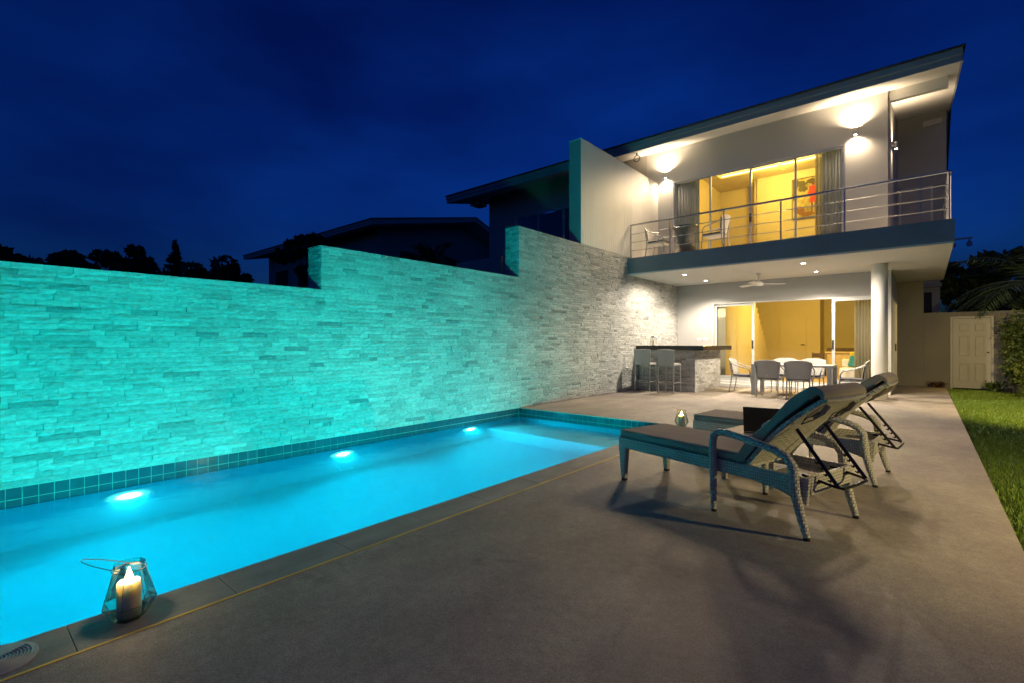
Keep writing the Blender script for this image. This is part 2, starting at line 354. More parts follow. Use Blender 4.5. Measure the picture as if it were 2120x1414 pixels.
m_wax = M('candle_wax', (.90,.86,.74), .5)
wp = m_wax.node_tree.nodes['Principled BSDF']; wp.inputs['Subsurface Weight'].default_value = .7; wp.inputs['Subsurface Radius'].default_value = (.05,.042,.028); wp.inputs['Subsurface Scale'].default_value = 1.0
m_jar = Glass('lantern_glass', (.76,.80,.73), .8, .0, 1.5)
m_copper = M('copper_wire', (.50,.25,.12), .35, metal=.9)
m_lampglow = Emit('lamp_glow', (1,.85,.62), 60)
m_downglow = Emit('downlight_glow', (1,.92,.78), 60)
m_lawn = M('lawn_soil', (.045,.075,.016), .9, var=.4, vscale=4, var2=.3, v2scale=60, bump=.5, bscale=90)
m_grass = Leaf('grass_blade', (.08,.16,.014), (.22,.31,.03))
m_ground = M('far_ground', (.035,.045,.02), .95, var=.3, vscale=.3)
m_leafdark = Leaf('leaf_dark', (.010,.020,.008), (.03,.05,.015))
m_leafmid = Leaf('leaf_mid', (.03,.06,.012), (.09,.13,.03))
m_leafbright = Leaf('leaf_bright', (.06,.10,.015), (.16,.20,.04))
m_palm = Leaf('palm_leaf', (.07,.12,.06), (.15,.21,.10))
m_bark = M('bark', (.10,.075,.05), .9, var=.3, vscale=8, bump=.6, bscale=20)
m_nbwall = M('neighbour_render', (.36,.35,.33), .8, var=.06, vscale=.7)
m_dkroom = M('dark_room', (.03,.03,.035), .9)
m_nbcurt = M('neighbour_curtain', (.14,.14,.15), .9)
m_linen = M('bed_linen', (.72,.69,.60), .9, bump=.4, bscale=9, dist=.03)
m_wood = M('dark_wood', (.07,.04,.02), .5, var=.3, vscale=10, stretch=(1,1,8))
m_lightwood = M('light_wood', (.55,.42,.22), .5, var=.15, vscale=8, stretch=(6,1,1))
m_teal = M('teal_fabric', (.05,.28,.26), .9)
m_yellow = M('yellow_fabric', (.6,.48,.05), .9)
m_fan = M('fan_white', (.75,.74,.72), .4)
m_laptop = M('laptop_shell', (.015,.015,.017), .35)
m_screen = M('laptop_keys', (.03,.03,.033), .4)

# ================================================================== setting: ground, deck, pool, water
XW, XP = -6.03, -2.90            # face of the stone wall, pool edge
YE = 7.27                        # far end of the pool
YN = -4.0
ZW = -0.165
g = MB()
for a in ((-400, -6.38, -400, 400), (.45, 400, -400, 400), (-6.38, .45, 18.6, 400), (-6.38, .45, -400, YN-.3)):
    g.quad((a[0],a[2],-.10), (a[1],a[2],-.10), (a[1],a[3],-.10), (a[0],a[3],-.10))
tag(g.build('ground', m_ground), kind='structure', label='dark open ground reaching to the horizon')
lw = MB().box(.452, 9.0, -3.0, 18.58, -.5, -.045)
tag(lw.build('lawn', m_lawn), kind='structure', label='short green lawn beside the pool deck')
dk = MB()
dk.box(XW+.02, .45, YE+.004, 18.59, -.5, 0)
dk.box(-2.595, .45, YN-.3, YE+.004, -.5, 0)
deck = tag(dk.build('deck', m_deck), kind='structure', label='exposed aggregate concrete pool deck')

pl = MB()
pl.quad((XW,YN,-1.4), (XP,YN,-1.4), (XP,YE,-1.4), (XW,YE,-1.4))
pl.quad((XW,YN,-1.4), (XW,YE,-1.4), (XW,YE,-.209), (XW,YN,-.209))
pl.quad((XP,YE,-1.4), (XP,YN,-1.4), (XP,YN,-.03), (XP,YE,-.03))
pl.quad((XW,YE,-1.4), (XP,YE,-1.4), (XP,YE,-.209), (XW,YE,-.209))
pl.quad((XP,YN,-1.4), (XW,YN,-1.4), (XW,YN,-.03), (XP,YN,-.03))
pool = tag(pl.build('pool', m_pool), kind='structure', label='long narrow swimming pool lined with pale blue tiles')
MB().box(XW+.002, XP-.002, 6.32, YE-.002, -1.398, -.66).build('pool_bench', m_pool, pool, bevel=.01)
MB().box(-3.75, XP-.003, 5.6, 6.318, -1.398, -.92).build('pool_step', m_pool, pool, bevel=.01)
gr = MB()
gr.box(XW-.02, XW-.001, YN, YE, -.209, .004); gr.box(XW, XP, YE+.001, YE+.02, -.209, -.006)
gr.build('grout_band', m_grout, pool)
PITCH = .1034
tile_me = MB().box(0, .006, 0, PITCH-.006, 0, PITCH-.006).mesh('tile', m_tile)
tile_m2 = MB().box(0, PITCH-.006, -.006, 0, 0, PITCH-.006).mesh('tile', m_tile)
def piece(name, me, parent, loc, sc=(1,1,1), rot=None):
    o = bpy.data.objects.new(name, me); COL.objects.link(o); o.parent = parent; o.location = loc; o.scale = sc
    if rot: o.rotation_euler = rot
    return o
ny = int((YE+.3)/PITCH)
for i in range(ny):
    for r in range(2):
        piece('tile', tile_me, pool, (XW-.002+random.uniform(0,.0015), YE-.004-(i+1)*PITCH, -.003-(r+1)*PITCH+.003))
for i in range(30):
    for r in range(2):
        piece('tile', tile_m2, pool, (XW+.012+i*PITCH, YE+.002-random.uniform(0,.0015), -.008-(r+1)*PITCH+.003))
# coping slabs along the deck side
y = YN
ci = 0
while y < YE+.1:
    L = .62+random.uniform(-.03,.03); y1 = min(y+L, YE+.28)
    MB().box(XP, -2.613, y, y1-.0015, -.06, .001+random.uniform(-.001,.001)).build('coping_slab', m_coping, pool, bevel=.003)
    y = y1
MB().box(-2.6125, -2.5955, YN, YE+.28, -.05, .002).build('joint_strip', m_joint, pool)
wat = MB()
NX, NY = 10, 30
wat.box(XW+.006, XP-.003, YN+.003, YE-.006, -1.397, ZW)
wat_o = wat.build('water', m_water); wat_o.data.materials.append(WaterSide())
for p_ in wat_o.data.polygons: p_.material_index = 0 if p_.normal.z > .5 else 1
tag(wat_o, kind='structure', label='calm glowing turquoise pool water')
# underwater lamps; the wall side row is seen, both deck side rows are unseen and added
for i, yy in enumerate((-1.15, 1.18, 3.5, 5.92)):
    t = thing('pool_lamp', ['underwater lamp in the stone wall side of the pool, fourth from the pool bench','underwater lamp in the stone wall side of the pool, third from the pool bench','underwater lamp in the stone wall side of the pool, second from the pool bench','underwater lamp in the stone wall side of the pool, next to the pool bench'][i], 'pool lamp', (XW, yy, -.52), group='underwater lamps below the stone wall')
    MB().lathe([(.20,0),(.20,.018),(.185,.026),(.176,.010)], n=28).build('ring', m_ring, t, True, rot=(0,R_(90),0))
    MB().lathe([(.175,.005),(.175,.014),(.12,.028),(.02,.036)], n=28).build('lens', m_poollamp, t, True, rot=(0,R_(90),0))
    lamp('SPOT', 'bulb', (XW+.06, yy, -.52), P_POOL_L, C_POOLB, None, .06, (1,.05,-.06), 170, .6)
for i, yy in enumerate((-1.15, 1.18, 3.5, 5.92)):
    t = thing('added_coping_lamp', 'unseen slim lamp added under the coping lip, ' + ['fourth','third','second','first'][i] + ' from the far lantern', 'pool lamp', (XP, yy, -.10), group='added slim lamps under the coping')
    MB().box(-.018,-.001,-.20,.20,-.035,.035).build('housing', m_ring, t, bevel=.004)
    MB().box(-.021,-.0185,-.18,.18,-.022,.022).build('lens', Emit('added_coping_lens', (.0,1,.8), 6), t)
    lamp('SPOT', 'bulb', (XP-.04, yy, -.10), P_POOL_R, C_POOL, None, .10, (-1,0,.38), 160, .7)  # unseen lamp row, added to throw turquoise light on the stone wall
for i, yy in enumerate((-2.0, .1, 2.35, 4.7)):
    t = thing('pool_lamp', 'unseen underwater lamp added below the coping, ' + ['fourth','third','second','first'][i] + ' from the pool step', 'pool lamp', (XP, yy, -.55), group='added underwater lamps below the coping')
    MB().lathe([(.20,0),(.20,.018),(.185,.026),(.176,.010)], n=28).build('ring', m_ring, t, True, rot=(0,R_(-90),0))
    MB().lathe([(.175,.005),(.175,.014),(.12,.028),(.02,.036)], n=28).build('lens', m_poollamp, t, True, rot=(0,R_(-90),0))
    lamp('SPOT', 'bulb', (XP-.06, yy, -.55), P_POOL_L*.8, C_POOLB, None, .06, (-1,0,.02), 165, .6)  # unseen row, added to brighten the wall side of the pool
# skimmer lid
t = thing('skimmer_lid', 'round plastic skimmer lid with ringed grip set in the coping', 'lid', (-2.77, .115, 0))
MB().lathe([(.135,-.02),(.135,.006),(.128,.009),(.0,.009)], n=40, capt=False).build('cover', m_lid, t, True)
rg = MB()
for k in range(9):
    r = .03+k*.0105
    pts = [(r*math.cos(a), r*math.sin(a), .010) for a in [R_(-20+ j*10) for j in range(15)]]
    rg.tube(pts, .0022, 5)
rg.build('grip_ridges', m_lid, t, True)

# ================================================================== stone boundary wall
sw = thing('stone_wall', 'long stepped boundary wall clad in split grey ledger stone along the pool', 'wall', (XW, 6, 0))
off = Vector((-XW, -6, 0))
def part(mb, name, mat, parent, **k):
    loc = parent.matrix_basis.inverted() if parent.type == 'EMPTY' else None
    if parent.type == 'EMPTY': mb.v = [tuple(Vector(v) - parent.location) for v in mb.v]
    return mb.build(name, mat, parent, **k)
Y0W, S1, S2, YB = -2.5, 3.205, 7.27, 15.19
Z1, Z2, Z3 = 37*.0527, 48*.0527, 67*.0527
XB = -6.38
c = MB()
c.box(XB, XW-.022, Y0W, S1+.02, -.5, Z1-.006); c.box(XB+.001, XW-.022, S1+.02, S2+.02, -.5, Z2-.006); c.box(XB+.002, XW-.022, S2+.02, YB, -.5, Z3-.012)
part(c, 'wall_core', m_core, sw)
# top capping render of the wall
c = MB()
c.box(XB, XW-.004, Y0W, S1-.03, Z1-.005, Z1+.002); c.box(XB, XW-.004, S1-.012, S2-.03, Z2-.005, Z2+.002); c.box(XB, XW-.004, S2-.012, 9.50, Z3-.011, Z3+.002)
part(c, 'wall_top', m_stone, sw)
def unit_stone(k):
    rnd = random.Random(100+k)
    # unit stone: y 0..1 length, z 0..1 height, x 0 back .. ~1 face
    nx, nz = 4, 3
    v = []; f = []
    for j in range(nz):
        for i in range(nx):
            yy = i/(nx-1); zz = j/(nz-1)
            edge = (i in (0, nx-1)) or (j in (0, nz-1))
            xx = (.80 if edge else 1.0) + rnd.uniform(-.14, .12)
            jy = 0 if i in (0, nx-1) else rnd.uniform(-.1,.1); jz = 0 if j in (0, nz-1) else rnd.uniform(-.12,.12)
            v.append((xx, yy+jy, zz+jz))
    for j in range(nz-1):
        for i in range(nx-1):
            a = j*nx+i; f.append((a, a+1, a+nx+1, a+nx))
    ring = [0,1,2,3, 7, 11, 10, 9, 8, 4]
    b = len(v)
    for r in ring: v.append((0, v[r][1], v[r][2]))
    for q in range(len(ring)):
        q2 = (q+1) % len(ring); f.append((ring[q2], ring[q], b+q, b+q2))
    return v, f
NV = 10
units = [unit_stone(k) for k in range(NV)]
unit_me = []
for v, f in units:
    me = bpy.data.meshes.new('stone'); me.from_pydata(v, [], f); me.materials.append(m_stone); unit_me.append(me)
stones = []      # (origin, ylen, zlen, depth, axis, variant)
ROW = .0527
def clad(y0, y1, zlow, zhigh, axis, plane, x0=None, x1=None):
    pass
rows = int(round(Z3/ROW))
for r in range(-0, rows+1):
    z0 = r*ROW
    ytop = Z1
    # row extents: start further along where the wall is higher
    if z0 < Z1-.01: ys = Y0W
    elif z0 < Z2-.01: ys = S1
    else: ys = S2
    lim = Z1 if ys == Y0W else (Z2 if ys == S1 else Z3)
    zh = min(ROW, lim - z0)
    if zh < .012: continue
    yy = ys + (0 if ys != Y0W else -random.uniform(0,.2))
    while yy < YB-.005:
        L = random.choice((.12,.17,.21,.25,.29,.34))*random.uniform(.85,1.15)
        ye = yy+L
        # steps of the wall inside this row
        for s, z in ((S1, Z1), (S2, Z2)):
            pass
        if YB - ye < .1: ye = YB
        top = z0 + zh
        if ye > 11.83 and z0 > 3.03:
            if yy > 11.80: break
            ye = 11.815
        stones.append(((XW-.024, yy+.0012, z0+.001), ye-yy-.0024, zh-.002, random.uniform(.021,.037), 'x', random.randrange(NV)))
        yy = ye
# the faces of the two steps
for ys, zl, zhh in ((S1, Z1, Z2), (S2, Z2, Z3)):
    z0 = math.floor(zl/ROW)*ROW
    while z0 < zhh-.012:
        za = max(z0, zl+.003); zb = min(z0+ROW, zhh)
        if zb-za > .012:
            x = XB
            while x < XW-.03:
                L = random.uniform(.10,.22); xe = x+L
                if XW-.026-xe < .07: xe = XW-.026
                stones.append(((x+.001, ys+.02, za+.001), xe-x-.002, zb-za-.002, random.uniform(.020,.038), 'y', random.randrange(NV)))
                x = xe
        z0 += ROW
CAMV = Vector((0,0,1.25)); th = R_(40.5); Fv = Vector((-math.sin(th), math.cos(th), 0)); Rv = Vector((math.cos(th), math.sin(th), 0))
def view_size(st):
    o, L, H, d, ax, k = st
    p = Vector(o) + (Vector((0, L/2, H/2)) if ax == 'x' else Vector((L/2, 0, H/2))) - CAMV
    dep = p.dot(Fv)
    if dep < .5: return 0
    if abs(p.dot(Rv)/dep) > 1.05 or abs(p.z/dep) > .71: return 0
    return L*H/dep**2 * (abs(p.x)/p.length if ax == 'x' else abs(p.y)/p.length)
stones.sort(key=view_size, reverse=True)
bulk_v = []; bulk_f = []
for i, st in enumerate(stones):
    o, L, H, d, ax, k = st
    if i < 300:
        if ax == 'x': piece('stone', unit_me[k], sw, Vector(o)-sw.location, (d, L, H))
        else: piece('stone', unit_me[k], sw, Vector(o)-sw.location, (d, L, H), (0,0,R_(-90)))
    else:
        v, f = units[k]; b = len(bulk_v)
        if ax == 'x': bulk_v += [(o[0]+p[0]*d, o[1]+p[1]*L, o[2]+p[2]*H) for p in v]
        else: bulk_v += [(o[0]+p[1]*L, o[1]-p[0]*d, o[2]+p[2]*H) for p in v]
        bulk_f += [tuple(b+q for q in ff) for ff in f]
mb = MB(); mb.v = bulk_v; mb.f = bulk_f
tag(part(mb, 'stone_cladding', m_stone, sw), kind='stuff')

# siding screen standing on the stone wall
ss = thing('siding_wall', 'tall pale screen wall of vertical boards standing on the stone wall beside the balcony', 'wall', (XW, 9.51, Z3))
part(MB().box(-6.36, XW-.016, 9.513, 13.70, Z3+.004, 5.955), 'screen_core', M('screen_render', (.30,.30,.305), .8, var=.06, vscale=1.2), ss)
part(MB().box(-6.363, XW+.003, 9.508, 13.71, 5.956, 5.972), 'cap', m_white, ss)
bd = MB().box(0, .016, 0, .094, 0, 5.954-Z3-.006).mesh('board', m_siding)
y = 9.513
while y < 13.66:
    piece('board', bd, ss, (-.015, y-9.51, .005)); y += .1005

# ================================================================== the house
XL, XR = XW, -.64
house = thing('villa', 'modern two storey white villa with sloping roof, balcony and lit glass doors', 'house', (-3, 15, 0))
def hp(mb, name, mat, parent=None, **k):
    mb.v = [tuple(Vector(v) - house.location) for v in mb.v]
    return mb.build(name, mat, parent or house, **k)
# upper front wall with the window opening
WX0, WX1, WZ0, WZ1, YU = -5.575, -1.43, 3.495, 5.92, 13.72
hp(MB().box(-6.378, XL, YU, YU+.15, 5.975, 6.93).box(XL, WX0, YU, YU+.15, 3.49, 6.93).box(WX1, XR, YU, YU+.15, 3.49, 6.93).box(WX0, WX1, YU, YU+.15, WZ1, 6.93), 'upper_wall', m_wall)
hp(MB().prism([(YU+.15,3.49),(18.6,3.49),(18.6,7.92),(YU+.15,6.94)], 'x', XR-.15, XR), 'upper_side_wall', m_wall)
hp(MB().prism([(XL,3.49),(.46,3.49),(.46,7.93),(XL,7.93)], 'y', 18.6, 18.75), 'upper_back_wall', m_wall)
hp(MB().box(-.60, .37, 13.74, 13.86, 6.66, 6.94), 'ceiling_beam', m_soffit)
hp(MB().box(-.05, .37, 18.52, 18.598, 7.55, 7.70), 'cornice', m_soffit)
# upper door at the end of the side balcony
d = hp(MB().box(-.55, .12, 18.56, 18.598, 3.49, 5.75), 'upper_door', m_door)
hp(MB().box(-.6,-.551,18.55,18.598,3.49,5.80).box(.121,.17,18.55,18.598,3.49,5.80).box(-.551,.121,18.55,18.598,5.751,5.80), 'door_frame', m_white, d)
# lower front wall
LX0, LX1, LZ0, LZ1, YL = -4.93, -.74, .17, 2.445, 15.19
hp(MB().box(XL, LX0, YL, YL+.15, 0, 3.048).box(LX1, XR, YL, YL+.15, 0, 3.048).box(LX0, LX1, YL, YL+.15, LZ1, 3.048).box(LX0, LX1, YL+.002, YL+.15, 0, LZ0), 'lower_wall', m_wall)
hp(MB().box(XR-.15, XR-.001, YL+.15, 15.6, 0, 3.048).box(XR-.15, XR-.001, 18.1, 18.6, 0, 3.048).box(XR-.15, XR-.001, 15.6, 18.1, 2.445, 3.048).box(XR-.15, XR-.001, 15.6, 18.1, 0, .17), 'lower_side_wall', m_wall)
hp(MB().box(XR-.15, -.04, 18.6, 18.75, 0, 3.048).box(-.19, -.04, 18.75, 23.0, 0, 3.048), 'lower_back_wing', m_yardwall)
hp(MB().box(LX0-.1, XR, 14.86, YL-.002, 0, .09).box(LX0-.1, XR, 15.05, YL-.001, .09, .165), 'door_step', m_white, bevel=.006)
# balcony slab
hp(MB().box(XL+.002, .39, 11.82, 18.6, 3.05, 3.487).box(XL+.002, -.04, 18.6, 23, 3.05, 3.487), 'balcony_slab', m_soffit)
hp(MB().box(XL+.004, .405, 11.80, 11.819, 3.085, 3.492).box(.391, .405, 11.819, 18.6, 3.085, 3.492), 'slab_fascia', m_grey)
hp(MB().lathe([(.155,0),(.155,3.049)], (-.80,13.92,0), 36), 'column', m_white, smooth=True)
# roof (one long roof over this unit and the attached one)
def roof(hparent, x0, x1, org, detail=True, mats=(m_roofing, m_soffit, m_fascia)):
    def pp(mb, name, mat): 
        mb.v = [tuple(Vector(v) - org) for v in mb.v]; return mb.build(name, mat, hparent)
    s = .205; ye, yr, yb = 12.65, 19.35, 24.6; z0 = 6.67
    zt = lambda y: z0 + s*(y-ye) if y <= yr else z0 + s*(yr-ye) - .36*(y-yr)
    a = [(ye, zt(ye)), (yr, zt(yr)), (yb, zt(yb)), (yb, zt(yb)+.2), (yr, zt(yr)+.2), (ye, zt(ye)+.2)]
    r = pp(MB().prism(a, 'x', x0+.02, x1-.02), 'roof', mats[1])
    b = [(ye-.09, zt(ye)+.235), (yr, zt(yr)+.225), (yb+.05, zt(yb)+.225), (yb+.05, zt(yb)+.245), (yr, zt(yr)+.255), (ye-.09, zt(ye)+.262)]
    pp(MB().prism(b, 'x', x0-.03, x1+.05), 'roof_sheet', mats[0])
    pp(MB().box(x0, x1, ye-.045, ye-.001, z0+.10, z0+.232).box(x0+.01, x1-.01, ye-.022, ye-.001, z0-.025, z0+.10), 'fascia', mats[2])
    for xa, xb in ((x1-.019, x1+.012), (x0-.012, x0+.019)):
        q = [(ye, zt(ye)-.02), (yr, zt(yr)-.02), (yb, zt(yb)-.02), (yb, zt(yb)+.222), (yr, zt(yr)+.222), (ye, zt(ye)+.222)]
        pp(MB().prism(q, 'x', xa, xb), 'verge_board', mats[2])
    return r
roof(house, -14.13, .54, house.location)
# windows and doors ------------------------------------------------------
def sliding(name, parent, xs, y, z0, z1, depth=.05, fw=.045, handles=(), mat=m_alu, glass=m_glass, skip=(), org=None):
    """row of panels along x with frame; each panel a part with frame, pane, handle"""
    org = org or house.location
    def pp(mb, nm, mt, par, **k):
        mb.v = [tuple(Vector(v) - org) for v in mb.v]; return mb.build(nm, mt, par, **k)
    x0, x1 = xs[0], xs[-1]
    fr = pp(MB().box(x0, x0+.03, y-.01, y+.12, z0, z1).box(x1-.03, x1, y-.01, y+.12, z0, z1).box(x0+.03, x1-.03, y-.01, y+.12, z1-.03, z1).box(x0+.03, x1-.03, y-.01, y+.12, z0, z0+.03), name+'_frame', mat, parent)
    for i in range(len(xs)-1):
        if i in skip: continue
        a, b = xs[i]+(.031 if i == 0 else .0), xs[i+1]-(.031 if i == len(xs)-2 else .0)
        yo = y + (.015 if i % 2 else .06)
        if i > 0: a -= .02
        if i < len(xs)-2: b += .02
        za, zb = z0+.031, z1-.031
        p = pp(MB().box(a, a+fw, yo, yo+.035, za, zb).box(b-fw, b, yo, yo+.035, za, zb).box(a+fw, b-fw, yo, yo+.035, zb-fw, zb).box(a+fw, b-fw, yo, yo+.035, za, za+fw*1.4), name, mat, parent, bevel=.003)
        pp(MB().box(a+fw, b-fw, yo+.014, yo+.02, za+fw*1.4, zb-fw), 'pane', glass, p)
        for hi, hx in handles:
            if hi == i:
                h = pp(MB().box((a if hx < 0 else b-fw)+.006, (a if hx < 0 else b-fw)+.04, yo-.03, yo-.001, za+.9, za+1.12), 'handle', m_black, p, bevel=.004)
xs = [WX0, -4.535, -3.50, -2.465, WX1]
sliding('sliding_window', house, xs, YU+.02, WZ0, WZ1, handles=((1, 1), (2, -1)))
xs2 = [LX0, -3.80, -2.85, -1.86, LX1]
sliding('sliding_door', house, xs2, YL+.02, LZ0, LZ1, fw=.07, handles=((0, 1), (3, -1)), skip=(1, 2))
# side door in the lower side wall (frame posts, pane, handle)
sd = hp(MB().box(XR-.10, XR+.012, 15.6, 15.67, .17, 2.445).box(XR-.10, XR+.012, 16.8, 16.88, .17, 2.445).box(XR-.10, XR+.012, 18.03, 18.1, .17, 2.445).box(XR-.10, XR+.012, 15.67, 16.8, 2.38, 2.445).box(XR-.10, XR+.012, 16.88, 18.03, 2.38, 2.445), 'side_door', m_alu)
hp(MB().box(XR-.05, XR-.044, 15.67, 16.8, .17, 2.38).box(XR-.05, XR-.044, 16.88, 18.03, .17, 2.38), 'pane', m_glass, sd)
hp(MB().box(XR+.013, XR+.04, 16.82, 16.86, 1.05, 1.25), 'handle', m_black, sd)
# rooms -------------------------------------------------------------------
rm = MB()
rm.quad((-5.9,YU+.15,3.492),(-.80,YU+.15,3.492),(-.80,17.4,3.492),(-5.9,17.4,3.492))
hp(rm, 'bedroom_floor', m_roomfloor)
rm = MB()
rm.box(-4.03,-.80,16.6,16.7,3.49,6.40).box(-5.45,-4.03,17.3,17.4,3.49,6.40).box(-4.13,-4.03,16.7,17.3,3.49,6.40).box(-5.50,-5.35,14.3,17.3,3.49,6.40)
hp(rm, 'bedroom_wall', m_cream)
TX0, TX1, TY0, TY1 = -4.90, -1.45, 14.35, 15.87
rm = MB()
rm.box(-5.9,TX0,YU+.151,17.4,6.40,6.45).box(TX1,-.80,YU+.151,17.4,6.40,6.45).box(TX0,TX1,YU+.151,TY0,6.40,6.45).box(TX0,TX1,TY1,17.4,6.40,6.45)
rm.box(TX0-.25,TX1+.25,TY0-.25,TY1+.25,6.70,6.74)
rm.box(TX0-.27,TX0-.25,TY0-.25,TY1+.25,6.45,6.70).box(TX1+.25,TX1+.27,TY0-.25,TY1+.25,6.45,6.70).box(TX0-.25,TX1+.25,TY0-.27,TY0-.25,6.45,6.70).box(TX0-.25,TX1+.25,TY1+.25,TY1+.27,6.45,6.70)
hp(rm, 'tray_ceiling', m_cream)
cove = MB()
cove.box(TX0-.14,TX0-.06,TY0,TY1,6.46,6.49).box(TX1+.06,TX1+.14,TY0,TY1,6.46,6.49).box(TX0,TX1,TY1+.06,TY1+.14,6.46,6.49).box(TX0,TX1,TY0-.14,TY0-.06,6.46,6.49)
hp(cove, 'cove_light_strip', Emit('cove_glow', (1,.72,.22), 14))
# bedroom lamps
for (x, y, lb_) in ((-5.1,16.6,'small recessed lamp in the bedroom ceiling corner furthest from the window'),(-3.2,16.2,'small recessed lamp in the bedroom ceiling above the bed foot'),(-1.6,16.2,'small recessed lamp in the bedroom ceiling above the pillows'),(-5.1,14.9,'small recessed lamp in the bedroom ceiling by the curtain')):
    t = thing('room_downlight', lb_, 'ceiling light', (x,y,6.399), group='recessed bedroom lamps')
    MB().lathe([(.05,0),(.05,-.006),(.035,-.008)], n=16).build('trim', m_fan, t)
lamp('POINT', 'bedroom_lamp', (-3.2,15.3,6.1), P_ROOM_UP, C_ROOM, None, .15)
# bedroom furniture
t = thing('painting', 'framed painting of a red dressed figure by a tree on the bedroom wall', 'painting', (-2.66,16.58,5.55))
MB().box(-.38,.42,-.02,.0,-.575,.575).build('canvas', M('art_ground', (.40,.33,.12), .6, var=.6, vscale=7, var2=.3, v2scale=22), t)
MB().box(-.40,.44,-.03,.0,.5755,.60).box(-.40,.44,-.03,.0,-.60,-.5755).box(-.40,-.3805,-.03,.0,-.5755,.5755).box(.4205,.44,-.03,.0,-.5755,.5755).build('frame', m_wood, t)
def blob(cx, cz, rx, rz, n=14, y=-.024, j=.25, seed=1):
    q = random.Random(seed); return [(cx+math.cos(a)*rx*(1+q.uniform(-j,j)), y, cz+math.sin(a)*rz*(1+q.uniform(-j,j))) for a in [2*math.pi*k/n for k in range(n)]]
a = MB(); a.poly(blob(-.18,.42,.17,.10,seed=2)); a.poly(blob(-.1,.27,.12,.09,seed=3,y=-.0245)); a.poly(blob(.1,.47,.14,.07,seed=4,y=-.025)); a.poly([(-.37,-.0235,.56),(-.22,-.0235,.56),(-.30,-.0235,-.02),(-.37,-.0235,-.05)])
a.build('painted_tree', M('art_tree', (.07,.06,.012), .6, var=.5, vscale=25), t)
a = MB(); a.poly([(.06,-.026,.33),(.26,-.026,.33),(.31,-.026,.10),(.25,-.026,.11),(.28,-.026,-.16),(.06,-.026,-.16),(.09,-.026,.10),(.02,-.026,.10)])
a.build('painted_dress', M('art_red', (.50,.03,.01), .6, var=.3, vscale=20), t)
m_skin = M('art_skin', (.12,.04,.015), .6)
MB().poly(blob(.16,.39,.045,.06,j=.05,y=-.027,seed=5)).build('painted_head', m_skin, t)
a = MB(); a.poly([(.10,-.0262,-.161),(.15,-.0262,-.161),(.14,-.0262,-.44),(.11,-.0262,-.44)]); a.poly([(.19,-.0262,-.161),(.24,-.0262,-.161),(.22,-.0262,-.44),(.19,-.0262,-.44)])
a.build('painted_legs', m_skin, t)
a = MB(); a.poly(blob(-.2,-.35,.16,.12,seed=8)); a.poly(blob(0,-.48,.2,.07,seed=9,y=-.0247))
a.build('painted_ground', M('art_brown', (.22,.10,.02), .6, var=.6, vscale=18), t)
t = thing('bed', 'bed with pale linen standing beneath the painting', 'bed', (-2.3,15.6,3.492))
MB().box(-1.15,1.2,-.8,.85,0,.28).build('base', m_wood, t)
MB().box(-1.2,1.25,-.85,.9,.281,.62).build('mattress', m_linen, t, True, bevel=.09)
MB().box(.75,1.2,-.7,.0,.62,.80).build('pillow', m_linen, t, True, bevel=.07)
MB().box(.75,1.2,.06,.8,.62,.80).build('pillow', m_linen, t, True, bevel=.07)
t = thing('bedside_cabinet', 'dark cabinet against the bedroom wall beside the bed', 'cabinet', (-3.72,16.4,3.492))
MB().box(-.25,.25,-.18,.18,0,.60).build('carcass', m_lightwood, t); MB().box(-.22,.22,-.19,-.181,.45,.78).build('screen', m_black, t)
# curtains
def curtain(name, label, x0, x1, y, z0, z1, mat, waves, amp=.05, axis='x', group=None):
    t = MB(); n = waves*8
    for i in range(n):
        for k in range(1):
            def P(q, z):
                f = q/n; w = amp*math.sin(f*waves*2*math.pi)+.3*amp*math.sin(f*waves*5.1+1)
                xx = x0+(x1-x0)*f
                return (xx, y+w, z)
            t.quad(P(i,z0), P(i+1,z0), P(i+1,z1), P(i,z1))
    o = t.build(name, mat, None, True); md = o.modifiers.new('thick', 'SOLIDIFY'); md.thickness = .004
    return tag(o, label, 'curtain', group)
curtain('curtain', 'pale grey curtain drawn to the bedroom window edge by the siding wall', -5.56, -4.88, 13.93, 3.50, 6.3, m_curtain, 8, .018)
curtain('curtain', 'pale grey curtain at the bedroom window edge beside the painting', -1.93, -1.40, 13.93, 3.50, 6.3, m_curtain, 8, .018)
m_sheer = Glass('sheer_fabric', (.8,.78,.72), 0)
n_ = m_sheer.node_tree.nodes; l_ = m_sheer.node_tree.links
df = n_.new('ShaderNodeBsdfDiffuse'); df.inputs[0].default_value = (.75,.72,.66,1); mxs = n_.new('ShaderNodeMixShader'); mxs.inputs[0].default_value = .62
tr_ = [q for q in n_ if q.type == 'BSDF_TRANSPARENT'][0]; oo = [q for q in n_ if q.type == 'OUTPUT_MATERIAL'][0]
tl_ = n_.new('ShaderNodeBsdfTranslucent'); tl_.inputs[0].default_value = (.74,.76,.80,1); mx2 = n_.new('ShaderNodeMixShader'); mx2.inputs[0].default_value = .55
l_.new(df.outputs[0], mx2.inputs[1]); l_.new(tl_.outputs[0], mx2.inputs[2]); l_.new(tr_.outputs[0], mxs.inputs[1]); l_.new(mx2.outputs[0], mxs.inputs[2]); l_.new(mxs.outputs[0], oo.inputs[0])
curtain('curtain', 'sheer white curtain hanging behind the ground floor glass door by the column', -1.42, -.80, 15.55, .18, 2.75, m_sheer, 9)
curtain('curtain', 'sheer white curtain edge hanging in front of the bedroom painting', -2.07, -1.935, 13.95, 3.50, 6.3, m_sheer, 2, .02)
